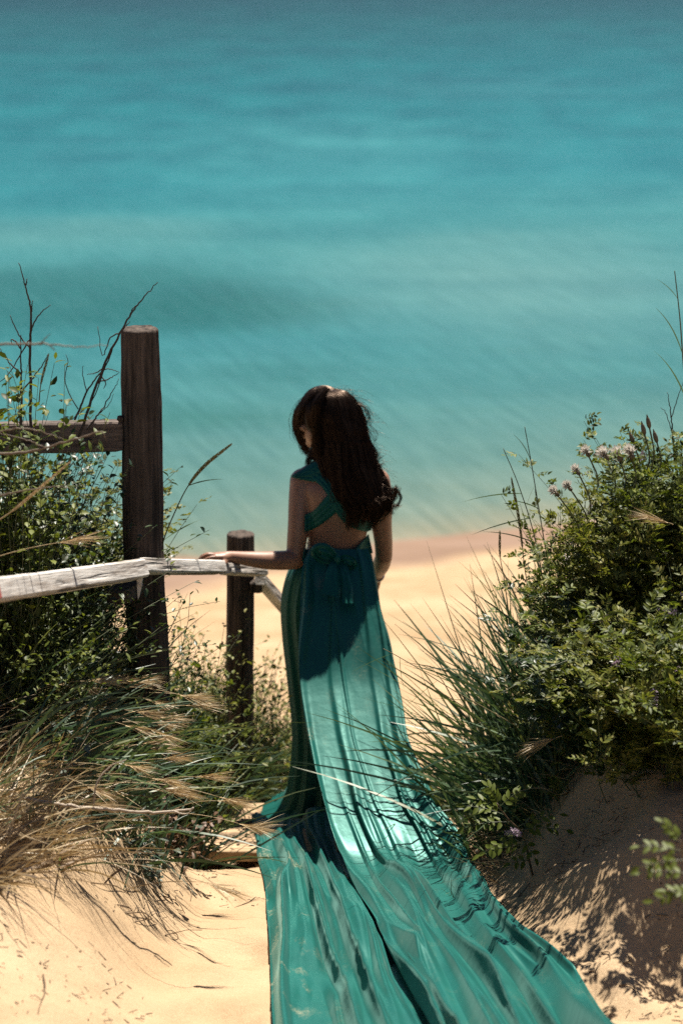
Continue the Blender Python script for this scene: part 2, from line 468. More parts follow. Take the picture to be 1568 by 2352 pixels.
b.inputs['IOR'].default_value = 1.33
mr0 = N(nt, 'ShaderNodeMapping'); mr0.inputs['Rotation'].default_value = (0, 0, math.radians(-17)); nt.links.new(tc.outputs['Object'], mr0.inputs[0])
mr1 = N(nt, 'ShaderNodeMapping'); mr1.inputs['Scale'].default_value = (3.4, 0.36, 1); nt.links.new(mr0.outputs[0], mr1.inputs[0])
r1 = N(nt, 'ShaderNodeTexNoise', Scale=1.0, Detail=4.0, Roughness=0.55); nt.links.new(mr1.outputs[0], r1.inputs[0])
mr2 = N(nt, 'ShaderNodeMapping'); mr2.inputs['Scale'].default_value = (0.35, 1.3, 1); nt.links.new(tc.outputs['Object'], mr2.inputs[0])
r2 = N(nt, 'ShaderNodeTexNoise', Scale=1.0, Detail=5.0, Roughness=0.65); nt.links.new(mr2.outputs[0], r2.inputs[0])
hs = math_n(nt, 'ADD', math_n(nt, 'MULTIPLY', r1.outputs[0], 0.16), math_n(nt, 'MULTIPLY', r2.outputs[0], 0.30))
bp = N(nt, 'ShaderNodeBump', Strength=0.8, Distance=0.8); nt.links.new(hs, bp.inputs['Height']); nt.links.new(bp.outputs[0], b.inputs['Normal'])

M['post'] = woodmat('post_wood', (0.013, 0.010, 0.008), (0.15, 0.115, 0.095), 60, (1, 1, 0.06), 0.9, 1.0)
M['rail'] = woodmat('weathered_rail_wood', (0.14, 0.12, 0.105), (0.52, 0.47, 0.42), 90, (1, 0.05, 1), 0.8, 0.6, paint=(0.66, 0.62, 0.57))
M['greyrail'] = woodmat('grey_rail_wood', (0.05, 0.036, 0.03), (0.25, 0.20, 0.175), 90, (1, 0.05, 1), 0.85, 0.7)
M['redpaint'] = leafmat('worn_red_paint', [(0.30, 0.05, 0.04), (0.38, 0.08, 0.06)], 0.7, 0)
M['board'] = woodmat('board_wood', (0.34, 0.21, 0.11), (0.72, 0.53, 0.33), 70, (1, 0.05, 1), 0.8, 0.4)

def satin(name, base, dirt=False, gloss=0.042):
    m, nt, b, out = nodemat(name)
    tc = N(nt, 'ShaderNodeTexCoord')
    n = N(nt, 'ShaderNodeTexNoise', Scale=5.0, Detail=4.0); nt.links.new(tc.outputs['Object'], n.inputs[0])
    c = ramp(nt, n.outputs[0], [(0.3, tuple(v * 0.86 for v in base)), (0.7, tuple(v * 1.1 for v in base))]).outputs[0]
    if dirt:
        sp = N(nt, 'ShaderNodeSeparateXYZ'); nt.links.new(tc.outputs['Object'], sp.inputs[0])
        mp = N(nt, 'ShaderNodeMapping'); mp.inputs['Scale'].default_value = (1.6, 0.55, 1); nt.links.new(tc.outputs['Object'], mp.inputs[0])
        d1 = N(nt, 'ShaderNodeTexNoise', Scale=7.0, Detail=4.0, Roughness=0.6); nt.links.new(mp.outputs[0], d1.inputs[0])
        d2 = N(nt, 'ShaderNodeTexNoise', Scale=160.0, Detail=2.0); nt.links.new(tc.outputs['Object'], d2.inputs[0])
        a = ramp(nt, d1.outputs[0], [(0.55, (0, 0, 0)), (0.70, (1, 1, 1))]).outputs[0]
        e = ramp(nt, d2.outputs[0], [(0.44, (0, 0, 0)), (0.60, (1, 1, 1))]).outputs[0]
        f = mixc(nt, 1.0, a, e, 'MULTIPLY')
        lm = N(nt, 'ShaderNodeMapRange'); nt.links.new(sp.outputs[0], lm.inputs[0])
        lm.inputs[1].default_value = -0.02; lm.inputs[2].default_value = -0.12; lm.inputs[3].default_value = 0.12; lm.inputs[4].default_value = 1
        f = math_n(nt, 'MULTIPLY', f, lm.outputs[0])
        c = mixc(nt, math_n(nt, 'MULTIPLY', f, 0.75), c, (0.42, 0.33, 0.2))
    nt.links.new(c, b.inputs['Base Color'])
    b.inputs['Roughness'].default_value = 0.5
    b.inputs['Specular IOR Level'].default_value = 0.12
    b.inputs['Specular Tint'].default_value = (0.65, 1.0, 0.92, 1)
    b.inputs['Sheen Weight'].default_value = 0.10
    b.inputs['Sheen Roughness'].default_value = 0.4
    b.inputs['Sheen Tint'].default_value = (0.5, 1.0, 0.9, 1)
    wv = N(nt, 'ShaderNodeTexNoise', Scale=900.0, Detail=1.0); nt.links.new(tc.outputs['Object'], wv.inputs[0])
    w2 = N(nt, 'ShaderNodeTexNoise', Scale=22.0, Detail=3.0); nt.links.new(tc.outputs['Object'], w2.inputs[0])
    h = math_n(nt, 'ADD', math_n(nt, 'MULTIPLY', wv.outputs[0], 0.05), w2.outputs[0])
    bp = N(nt, 'ShaderNodeBump', Strength=0.14, Distance=0.01); nt.links.new(h, bp.inputs['Height']); nt.links.new(bp.outputs[0], b.inputs['Normal'])
    gl = N(nt, 'ShaderNodeBsdfAnisotropic'); gl.inputs['Color'].default_value = (0.45, 0.95, 0.85, 1); gl.inputs['Roughness'].default_value = 0.42
    nt.links.new(bp.outputs[0], gl.inputs['Normal'])
    mx = N(nt, 'ShaderNodeMixShader'); mx.inputs[0].default_value = gloss
    nt.links.new(b.outputs[0], mx.inputs[1]); nt.links.new(gl.outputs[0], mx.inputs[2]); nt.links.new(mx.outputs[0], out.inputs[0])
    return m
TEAL = (0.0008, 0.056, 0.047)
M['satin'] = satin('teal_satin', TEAL, False, 0.02)
M['train'] = satin('teal_satin_sandy', TEAL, True)

m, nt, b, out = nodemat('skin'); M['skin'] = m
tc = N(nt, 'ShaderNodeTexCoord'); n = N(nt, 'ShaderNodeTexNoise', Scale=14.0, Detail=4.0); nt.links.new(tc.outputs['Object'], n.inputs[0])
r = ramp(nt, n.outputs[0], [(0.3, (0.19, 0.092, 0.055)), (0.7, (0.24, 0.125, 0.078))])
nt.links.new(r.outputs[0], b.inputs['Base Color'])
b.inputs['Roughness'].default_value = 0.48
b.inputs['Subsurface Weight'].default_value = 0.15
b.inputs['Subsurface Radius'].default_value = (0.012, 0.005, 0.003)
b.inputs['Subsurface Scale'].default_value = 0.6
M['hair'] = leafmat('dark_hair', [(0.003, 0.002, 0.002), (0.007, 0.004, 0.003), (0.022, 0.010, 0.006)], 0.40, 0.22, 0.7, (2.6, 1.5, 1.0))
M['hair'].node_tree.nodes['Principled BSDF'].inputs['Specular IOR Level'].default_value = 0.5
M['hair'].node_tree.nodes['Principled BSDF'].inputs['Specular Tint'].default_value = (1.0, 0.62, 0.40, 1)
M['hairshell'] = leafmat('hair_under_layer', [(0.006, 0.004, 0.004)], 0.6, 0.0, 0.2)
M['silver'] = leafmat('silver', [(0.7, 0.7, 0.7)], 0.25, 0); M['silver'].node_tree.nodes['Principled BSDF'].inputs['Metallic'].default_value = 1.0
M['eye'] = leafmat('eye', [(0.6, 0.58, 0.55)], 0.2, 0)
M['leaf'] = leafmat('leaf_green', [(0.025, 0.040, 0.008), (0.075, 0.105, 0.015), (0.14, 0.175, 0.026), (0.21, 0.235, 0.04)], 0.5, 0.30, 0.2)
M['leaf2'] = leafmat('leaf_olive', [(0.05, 0.065, 0.014), (0.13, 0.155, 0.028), (0.21, 0.22, 0.045), (0.30, 0.27, 0.08)], 0.5, 0.30, 0.2)
M['leafd'] = leafmat('leaf_dark', [(0.015, 0.035, 0.012), (0.030, 0.06, 0.02), (0.05, 0.085, 0.02)], 0.42, 0.22, 0.35)
M['leafg'] = leafmat('leaf_greygreen', [(0.09, 0.12, 0.09), (0.13, 0.165, 0.12), (0.07, 0.10, 0.06)], 0.5, 0.2)
M['marram'] = leafmat('marram_blade', [(0.035, 0.075, 0.045), (0.07, 0.125, 0.07), (0.12, 0.18, 0.09), (0.20, 0.215, 0.085)], 0.42, 0.25, 0.32)
M['straw'] = leafmat('straw', [(0.16, 0.10, 0.04), (0.38, 0.26, 0.12), (0.56, 0.42, 0.22), (0.68, 0.56, 0.34)], 0.5, 0.25, tint=(1.1, 1.0, 0.8))
M['ear'] = leafmat('barley_ear', [(0.45, 0.31, 0.15), (0.62, 0.46, 0.25), (0.74, 0.60, 0.38)], 0.5, 0.25, tint=(1.1, 1.0, 0.8))
M['spike'] = leafmat('grass_seed_head', [(0.10, 0.085, 0.035), (0.19, 0.155, 0.06), (0.26, 0.20, 0.085)], 0.5, 0.15)
M['twig'] = leafmat('twig_bark', [(0.035, 0.024, 0.018), (0.05, 0.034, 0.025)], 0.8, 0)
M['paletwig'] = leafmat('bleached_twig', [(0.36, 0.28, 0.20), (0.46, 0.37, 0.28)], 0.7, 0)
M['stem'] = leafmat('green_stem', [(0.06, 0.085, 0.025), (0.09, 0.10, 0.035)], 0.5, 0)
M['stemb'] = leafmat('brown_stem', [(0.10, 0.06, 0.03), (0.14, 0.09, 0.045)], 0.6, 0)
M['brownleaf'] = leafmat('dead_leaf', [(0.09, 0.04, 0.012), (0.17, 0.075, 0.02), (0.12, 0.06, 0.03)], 0.6, 0.15)
M['lilac'] = leafmat('lilac_petal', [(0.40, 0.27, 0.42), (0.55, 0.42, 0.55), (0.5, 0.42, 0.36)], 0.5, 0.25, tint=(1, 1, 1))
M['fluff'] = leafmat('white_pappus', [(0.75, 0.68, 0.58), (0.82, 0.77, 0.70)], 0.7, 0.45, tint=(1, 1, 1))
M['calyx'] = leafmat('bud_calyx', [(0.09, 0.07, 0.035), (0.14, 0.10, 0.05)], 0.5, 0.1)
M['litter'] = leafmat('plant_litter', [(0.05, 0.03, 0.018), (0.12, 0.07, 0.035), (0.22, 0.14, 0.07), (0.30, 0.21, 0.11)], 0.7, 0)

# ------------------------------------------------------------------ ground and sea
def axis(parts):
    return np.unique(np.concatenate([np.arange(a, b_, s) for a, b_, s in parts]))
gy = axis([(-40, 4, 1.0), (4, 4.9, 0.1), (4.9, 10.0, 0.022), (10, 14, 0.12), (14, 44, 0.5), (44, 64, 3), (64, 401, 48)])
gxp = axis([(0, 1.6, 0.022), (1.6, 3, 0.08), (3, 14, 0.5), (14, 60, 6), (60, 1700, 200)])
gx = np.concatenate([-gxp[1:][::-1], gxp])
GX, GY = np.meshgrid(gx, gy)
GZ = ground(GX, GY)
nx, ny = len(gx), len(gy)
i = np.arange(nx - 1)[None] + np.arange(ny - 1)[:, None] * nx
gm = MB(); gm.add(np.stack([GX, GY, GZ], -1).reshape(-1, 3), np.stack([i, i + 1, i + nx + 1, i + nx], -1).reshape(-1, 4))
g_o = gm.build('sand_ground', M['sand'], kind='structure')
g_o['label'] = 'pale golden sand of the dune path and the beach below'
sm = MB()
sx = np.array([-9000, -2000, -400, -60, 0, 60, 400, 2000, 9000.0]); sy_ = np.array([34, 45, 60, 90, 150, 300, 800, 2500, 14000.0])
SX, SY = np.meshgrid(sx, sy_); i = np.arange(8)[None] + np.arange(8)[:, None] * 9
sm.add(np.stack([SX, SY, 0 * SX], -1).reshape(-1, 3), np.stack([i, i + 1, i + 10, i + 9], -1).reshape(-1, 4))
sea_o = sm.build('sea', M['sea'], kind='structure'); sea_o['label'] = 'calm turquoise sea with faint slanting ripples'

# ------------------------------------------------------------------ fence
fence = thing('handrail_fence', P(340, 1800, 7.45), 'weathered wooden handrail fence of two dark round posts and pale rails beside the sand steps', 'fence')
def post(pts, Y, seed):
    """pts: (px, py, radius px) down the post"""
    q = smooth_path([(px, py, r) for px, py, r in pts], 110)
    V = []; n = 72; r = np.random.default_rng(seed)
    groove = np.zeros(n); 
    for _ in range(16): groove[r.integers(n)] -= r.uniform(.02, .10)
    for k, (px, py, rp) in enumerate(q):
        c = P(px, py, Y); sc = Y / FPX * 1.01
        a = np.arange(n) * 2 * math.pi / n
        rr = rp * sc * (1 + groove * (0.3 + 1.4 * np.clip(vnoise(a * 0 + np.arange(n) * 3.1, a * 0 + k * 0.045, seed + 4) + .5, 0, 1)) + 0.03 * vnoise(a * 2.2, k * 0.12 + a * 0, seed) + 0.05 * vnoise(a * 7, k * 0.13 + a * 0, seed + 1) + 0.03 * vnoise(a * 14, k * 0.2 + a * 0, seed + 2))
        V.append(np.stack([c[0] + rr * np.cos(a), c[1] + rr * np.sin(a), c[2] + 0.004 * vnoise(a * 3, a * 0 + seed, 5) * (k == 0)], 1))
    top = V[0].mean(0); 
    inner = top + (V[0] - top) * 0.9 + np.array((0, 0, 0.006)) 
    inner2 = top + (V[0] - top) * 0.45 + np.stack([0 * a, 0 * a, 0.006 + 0.006 * vnoise(a * 4, a * 0, seed)], 1)
    V = np.concatenate([inner2, inner] + V + [top[None] + (0, 0, .004)]); K = len(q) + 2
    ii = np.arange(n); jj = (ii + 1) % n
    mb = MB(); mb.add(V, np.concatenate([np.stack([k * n + ii, (k + 1) * n + ii, (k + 1) * n + jj, k * n + jj], 1) for k in range(K - 1)]))
    mb.F[3] = [np.stack([np.full(n, K * n), ii, jj], 1)]
    return mb
post([(322, 757, 43), (324, 860, 45), (327, 1000, 47), (331, 1300, 48), (343, 1550, 49), (350, 1960, 50)], 7.76, 3).build('post', M['post'], fence, label='taller near round post, dark and cracked')
post([(553, 1228, 32.5), (552, 1400, 33), (551, 1560, 33), (551, 1900, 34)], 9.0, 5).build('post', M['post'], fence, label='shorter farther round post beside the woman\'s hand')
YA = 7.36
rail(box_bar(P(-260, 1392, 5.2), P(321, 1308, YA), 0.060, 0.062, 40, 0.30, 0.0011, 1), 'rail', M['rail'], fence, 'nearest white weathered handrail')
rail(box_bar(P(310, 1299.5, YA + .02), P(505, 1304, 8.5), 0.052, 0.048, 22, 0.25, 0.001, 2), 'rail', M['rail'], fence)
rail(box_bar(P(514, 1306, 8.55), P(602, 1312, 8.92), 0.050, 0.040, 10, 0.25, 0.001, 3), 'rail', M['rail'], fence)
rail(box_bar(P(598, 1330, 8.93), P(690, 1440, 9.9), 0.045, 0.045, 10, 0.0, 0.001, 4), 'rail', M['rail'], fence)
rail(box_bar(P(-200, 1012, 7.76), P(285, 999, 7.76), 0.05, 0.102, 24, 0, 0.0015, 5), 'rail', M['greyrail'], fence, 'short grey upper rail')
rail(box_bar(P(266, 1357, 7.60), P(312, 1357, 7.58), 0.16, 0.047, 5, 0, 0.001, 6), 'bracket', M['post'], fence)
rail(box_bar(P(576, 1346, 8.96), P(602, 1346, 8.96), 0.06, 0.042, 5, 0, 0.001, 7), 'bracket', M['post'], fence)
sp_ = MB()
A, B_, C_ = P(314, 1326, YA - .03), P(328, 1322, YA - .03), P(317, 1378, YA - .025)
D_ = 0.5 * (B_ + C_) + (0.004, 0, .004)
th = np.array((0.002, 0.012, 0))
sp_.add([A, B_, D_, C_, A + th, B_ + th, D_ + th, C_ + th], [(0, 3, 2, 1), (4, 5, 6, 7), (0, 1, 5, 4), (1, 2, 6, 5), (2, 3, 7, 6), (3, 0, 4, 7)])
sp_.build('splinter', M['rail'], fence, smooth=False)
rp = MB()
p_in = P(14, 1362, 5.66); 
_a, _b = P(-260, 1392, 5.2), P(321, 1308, YA)
def on_rail(px):
    fr = [abs((784 + (c[0] / (c[1] * .966 - (c[2] - HC) * .259)) * FPX) - px) for c in (_a + (_b - _a) * t for t in np.linspace(0, 1, 400))]
    return _a + (_b - _a) * (int(np.argmin(fr)) / 399)
rail(box_bar(on_rail(-90), on_rail(-20), 0.0625, 0.0645, 6, 0.30, 0.0015, 9), 'paint_patch', M['redpaint'], fence, 'worn red paint at the near end of the rail')
hi = MB(); add_tube(hi, [P(276, 955, 7.73), P(277, 962, 7.73), P(280, 968, 7.73)], [0.008, 0.013, 0.008], 8); hi.build('hinge_bolt', M['post'], fence)

for px, py, Y in ((336, 1304, 7.44), (352, 1296, 7.53), (486, 1300, 8.33), (496, 1311, 8.40), (530, 1306, 8.56), (545, 1311, 8.64)):
    nb_ = MB(); c_ = P(px, py, Y); v_ = nrm(c_ - np.array((0, 0, HC))); add_tube(nb_, [c_ - v_ * .02, c_ - v_ * .004, c_ + v_ * .02], .0042, 8); nb_.build('nail', M['twig'], fence)

# ------------------------------------------------------------------ sand steps (boards)
zt = HC - 3.412
def stepx(px, Y): return (px - 784.0) / FPX * (Y * .966 + .88)
tag(rail(plank(stepx(425, 8.0), stepx(1060, 8.1), 8.0, 8.215, zt + 0.02, 0.042, 1), 'wooden_step', M['board']), 'pale plank step half under the hem corner of the train, nearest of the steps', 'step', 'plank steps on the sand path')
tag(rail(plank(stepx(512, 8.3), stepx(1050, 8.3), 8.255, 8.39, zt - 0.012, 0.038, 2), 'wooden_step', M['board']), 'narrow pale plank right behind the hem of the train, the middle step', 'step', 'plank steps on the sand path')
tag(rail(plank(stepx(490, 8.7), stepx(1010, 8.7), 8.56, 8.84, HC - 3.545, 0.045, 3), 'wooden_step', M['board']), 'plank step in shadow where the woman stands, farthest of the steps', 'step', 'plank steps on the sand path')

# ------------------------------------------------------------------ the woman
YW = 8.8
person = thing('person', (-0.03, YW, HC - 3.55), 'woman seen from behind in a long teal satin dress, one hand on the handrail', 'person')
def clean_remesh(mb, voxel, iters, name):
    o = mb.build(name, None)
    md = o.modifiers.new('r', 'REMESH'); md.mode = 'VOXEL'; md.voxel_size = voxel; md.use_smooth_shade = True
    ms = o.modifiers.new('s', 'SMOOTH'); ms.factor = 0.5; ms.iterations = iters
    dg = bpy.context.evaluated_depsgraph_get()
    me = bpy.data.meshes.new_from_object(o.evaluated_get(dg))
    old = o.data; bpy.data.objects.remove(o); bpy.data.meshes.remove(old)
    return me
def ell(mb, c, r, axes=None, n=20, k=12):
    c = np.asarray(c, float)
    ax = np.eye(3) if axes is None else np.asarray(axes)
    th = np.linspace(0, math.pi, k)[1:-1]; ph = np.arange(n) * 2 * math.pi / n
    V = [c + ax[2] * r[2]]
    for t in th:
        for p in ph: V.append(c + ax[0] * r[0] * math.sin(t) * math.cos(p) + ax[1] * r[1] * math.sin(t) * math.sin(p) + ax[2] * r[2] * math.cos(t))
    V.append(c - ax[2] * r[2])
    Q = []; T = []
    kk = k - 2
    for a in range(kk - 1):
        for q in range(n): Q.append((1 + a * n + q, 1 + (a + 1) * n + q, 1 + (a + 1) * n + (q + 1) % n, 1 + a * n + (q + 1) % n))
    for q in range(n):
        T.append((0, 1 + q, 1 + (q + 1) % n)); T.append((len(V) - 1, 1 + (kk - 1) * n + (q + 1) % n, 1 + (kk - 1) * n + q))
    b0 = mb.n; mb.add(V, Q); mb.F.setdefault(3, []).append(np.array(T) + b0)

body = MB()
def hz(h): return HC - 3.55 + h
def loft(rows, n=28, seg=40):
    r = smooth_path(rows, seg)          # x, y, z, rx, ry
    V = []
    a = np.arange(n) * 2 * math.pi / n
    for x, y, z, rx, ry in r:
        ca, sa = np.cos(a), np.sin(a)
        e = 0.8
        V.append(np.stack([x + rx * np.sign(ca) * np.abs(ca) ** e, y + ry * np.sign(sa) * np.abs(sa) ** e, np.full(n, z)], 1))
    V = np.concatenate(V + [r[:1, :3], r[-1:, :3]]); K = len(r)
    ii = np.arange(n); jj = (ii + 1) % n
    b0 = body.n
    body.add(V, np.concatenate([np.stack([k * n + ii, k * n + jj, (k + 1) * n + jj, (k + 1) * n + ii], 1) for k in range(K - 1)]))
    body.F.setdefault(3, []).append(b0 + np.concatenate([np.stack([np.full(n, K * n), jj, ii], 1), np.stack([np.full(n, K * n + 1), (K - 1) * n + ii, (K - 1) * n + jj], 1)]))
loft([(-.040, 8.81, hz(.80), .130, .105), (-.038, 8.80, hz(.90), .152, .118), (-.030, 8.80, hz(.98), .132, .102), (-.020, 8.80, hz(1.06), .110, .085),
      (-.014, 8.80, hz(1.14), .116, .092), (-.010, 8.80, hz(1.22), .128, .102), (-.008, 8.80, hz(1.29), .138, .098), (-.008, 8.805, hz(1.34), .120, .075), (-.012, 8.81, hz(1.375), .070, .056), (-.02, 8.82, hz(1.40), .05, .05)])
add_tube(body, [(-.012, 8.815, hz(1.35)), (-.02, 8.82, hz(1.42)), (-.035, 8.83, hz(1.50))], [.056, .050, .052], 18)
# shoulder girdle
add_tube(body, [P(700, 1102, 8.80), P(740, 1080, 8.80), P(785, 1070, 8.81), P(830, 1080, 8.80), P(862, 1100, 8.80)], [.046, .05, .048, .05, .046], 16)
def limb(pts, n=20, seg=26):
    q = smooth_path([(*P(px, py, Y), r) for px, py, Y, r in pts], seg)
    add_tube(body, q[:, :3], q[:, 3], n)
    ell(body, q[0, :3], (q[0, 3],) * 3, n=16, k=10); ell(body, q[-1, :3], (q[-1, 3],) * 3, n=16, k=10)
limb([(694, 1104, 8.80, .047), (689, 1150, 8.78, .0435), (686, 1200, 8.76, .041), (681, 1250, 8.745, .037), (679, 1283, 8.735, .035)])
limb([(680, 1286, 8.735, .0345), (655, 1287, 8.71, .037), (610, 1287, 8.67, .034), (565, 1283, 8.64, .027), (532, 1279, 8.615, .0215), (520, 1279, 8.605, .021)])
limb([(868, 1104, 8.80, .045), (876, 1150, 8.80, .042), (876, 1200, 8.81, .039), (880, 1245, 8.825, .035), (881, 1277, 8.84, .033)])
limb([(881, 1279, 8.84, .0325), (875, 1298, 8.89, .033), (868, 1316, 8.95, .025), (866, 1326, 8.985, .020)])
# hands
def fingers(base, kn, tips, radii, thumb):
    add_tube(body, smooth_path(base, 8)[:, :3], [p[3] for p in smooth_path(base, 8)], 14, [p[4] for p in smooth_path(base, 8)], upv=(0, 0, 1))
    for k_, (a, t, r) in enumerate(zip(kn, tips, radii)):
        pth = smooth_path([a] + list(t), 10)
        add_tube(body, pth, np.linspace(r, r * .72, 10), 10)
        ell(body, pth[-1], (r * .72,) * 3, n=10, k=8)
    pth = smooth_path(thumb, 9); add_tube(body, pth, np.linspace(.0105, .0075, 9), 10); ell(body, pth[-1], (.0075,) * 3, n=10, k=8)
# left hand on the rail: knuckles up, fingers draped over its far side
wr = P(524, 1278, 8.61)
kb = [(*P(527, 1279, 8.612), .021, .020), (*P(512, 1278, 8.60), .030, .017), (*P(497, 1277, 8.60), .034, .014), (*P(490, 1278, 8.60), .033, .012)]
kn = [P(496, 1280, 8.55), P(492, 1276, 8.58), P(491, 1275, 8.605), P(493, 1275, 8.63)]
tips = [[P(484, 1281, 8.545), P(474, 1285, 8.545), P(466, 1290, 8.55)],
        [P(479, 1274, 8.575), P(467, 1279, 8.575), P(458, 1287, 8.578)],
        [P(478, 1273, 8.605), P(466, 1277, 8.61), P(458, 1285, 8.615)],
        [P(482, 1274, 8.632), P(473, 1278, 8.64), P(466, 1285, 8.645)]]
fingers(kb, kn, tips, [.0085, .0095, .0095, .008], [P(520, 1288, 8.585), P(508, 1298, 8.548), P(500, 1304, 8.535), P(494, 1310, 8.53)])
# right hand resting on the front of the hip
kb = [(*P(866, 1325, 8.985), .020, .019), (*P(864, 1335, 9.01), .017, .028), (*P(862, 1347, 9.03), .014, .031)]
kn = [P(860, 1350, 9.00), P(861, 1352, 9.02), P(862, 1352, 9.04), P(864, 1350, 9.058)]
tips = [[k + np.array((-.012, .004, -.02)), k + np.array((-.03, .008, -.036)), k + np.array((-.05, .01, -.045))] for k in kn]
fingers(kb, kn, tips, [.0085, .009, .009, .008], [P(862, 1330, 8.99), P(856, 1338, 8.975), P(848, 1344, 8.97)])
# legs and feet (under the skirt)
for sx_ in (-1, 1):
    x0 = -.04 + sx_ * .07
    q = smooth_path([(x0, 8.81, hz(.86), .085), (x0 + sx_ * .005, 8.80, hz(.65), .072), (x0 + sx_ * .004, 8.79, hz(.47), .052), (x0 + sx_ * .004, 8.80, hz(.32), .050), (x0, 8.81, hz(.09), .034), (x0, 8.81, hz(.05), .034)], 24)
    add_tube(body, q[:, :3], q[:, 3], 18)
    add_tube(body, [(x0, 8.77, hz(.042)), (x0, 8.84, hz(.045)), (x0 + sx_ * .01, 8.93, hz(.034)), (x0 + sx_ * .012, 8.985, hz(.028))], [.03, .035, .036, .022], 14, [.036, .036, .026, .018])
# head, turned to the left and a little down
HCEN = P(741, 958, 8.835)
fwd = nrm(np.array((-0.90, 0.40, -0.20))); rgt = nrm(np.cross(fwd, (0, 0, 1))); hup = np.cross(rgt, fwd)
def hd(r, f, u): return HCEN + rgt * r + fwd * f + hup * u
AX = np.stack([rgt, fwd, hup])
ell(body, hd(0, -.006, .012), (.070, .090, .094), AX); ell(body, hd(0, .03, -.055), (.053, .054, .06), AX)
ell(body, hd(0, .058, -.088), (.028, .030, .024), AX); ell(body, hd(0, .05, .02), (.055, .045, .05), AX)
add_tube(body, [hd(0, .085, .022), hd(0, .098, -.008), hd(0, .106, -.026), hd(0, .090, -.034)], [.008, .010, .012, .010], 10)
for s_ in (-1, 1):
    ell(body, hd(s_ * .012, .092, -.028), (.009, .010, .008), AX, 10, 8)
    ell(body, hd(s_ * .071, -.006, -.012), (.009, .018, .030), AX, 12, 8)
    ell(body, hd(s_ * .035, .066, -.022), (.022, .02, .018), AX, 12, 8)
    ell(body, hd(s_ * .030, .083, .026), (.020, .008, .006), AX, 10, 8)
ell(body, hd(0, .090, -.056), (.020, .009, .006), AX, 12, 8); ell(body, hd(0, .088, -.066), (.017, .009, .007), AX, 12, 8)
bme = clean_remesh(body, 0.0042, 3, 'body')
bme.transform(__import__('mathutils').Matrix.Translation(-Vector(person['_w'])))
bme.materials.clear(); bme.materials.append(M['skin'])
bme.polygons.foreach_set('use_smooth', np.ones(len(bme.polygons), bool))
bo = bpy.data.objects.new('body', bme); COL.objects.link(bo); bo.parent = person
for s_ in (-1, 1):
    e_ = MB(); ell(e_, hd(s_ * .030, .076, .006), (.011,) * 3, AX, 12, 8); e_.build('eye', M['eye'], person)
off = Vector(person['_w'])
bvh = BVHTree.FromPolygons([v.co + off for v in bme.vertices], [tuple(p.vertices) for p in bme.polygons])
CAM = Vector((0, 0, HC))
def skin_at(px, py, fallback):
    d = (Vector(P(px, py, 8.8)) - CAM).normalized()
    h = bvh.ray_cast(CAM, d, 30)
    return np.array(h[0]) if h[0] is not None and h[0].y < 8.95 else P(px, py, fallback)

def cloth_strip(edgeA, edgeB, nu, nv, lift, folds, name, mat, parent, fallback=8.82, th=0.003, ph=0.0):
    """strip lying on the body between two pixel polylines, with lengthwise gathers"""
    a = smooth_path(edgeA, nu); b = smooth_path(edgeB, nu)
    Vv = np.zeros((nu, nv, 3))
    for i_ in range(nu):
        for j_ in range(nv):
            v = j_ / (nv - 1); q = a[i_] * (1 - v) + b[i_] * v
            Vv[i_, j_] = skin_at(q[0], q[1], fallback)
    # relax, then lift towards the viewer's side of the body
    for _ in range(3):
        Vv[1:-1] = 0.5 * Vv[1:-1] + 0.25 * (Vv[:-2] + Vv[2:])
    nvv = np.array((0.0, -0.9, 0.35))
    for j_ in range(nv):
        v = j_ / (nv - 1)
        Vv[:, j_] += nvv * (lift + folds * (0.5 + 0.5 * np.cos(v * 2 * math.pi * 3.5 + ph + np.linspace(0, 1.5, nu)))[:, None] * math.sin(math.pi * min(max(v, .02), .98)) ** .4)
    inner = Vv - nvv * th
    i_ = np.arange(nu - 1)[:, None] * nv + np.arange(nv - 1)[None]
    mb = MB(); F = np.stack([i_, i_ + nv, i_ + nv + 1, i_ + 1], -1).reshape(-1, 4)
    mb.add(Vv.reshape(-1, 3), F)
    o = mb.build(name, mat, parent)
    sm_ = o.modifiers.new('thick', 'SOLIDIFY'); sm_.thickness = th; sm_.offset = 0
    return o
# bodice: crossing straps
strapB = cloth_strip([(700, 1183), (722, 1172), (745, 1145), (775, 1118), (810, 1100), (850, 1085)], [(700, 1222), (722, 1214), (750, 1196), (780, 1170), (815, 1140), (862, 1112)], 40, 16, .006, .007, 'strap', M['satin'], person)
strapA = cloth_strip([(668, 1094), (690, 1082), (710, 1068), (738, 1050)], [(671, 1097), (700, 1104), (728, 1108), (752, 1104)], 24, 14, .012, .006, 'shoulder_drape', M['satin'], person, 8.80)
strapA2 = cloth_strip([(722, 1062), (752, 1092), (775, 1130), (800, 1168), (828, 1192), (856, 1200)], [(712, 1100), (738, 1118), (756, 1146), (775, 1184), (802, 1210), (838, 1222), (852, 1218)], 44, 16, .012, .006, 'strap', M['satin'], person, 8.8, ph=1.0)

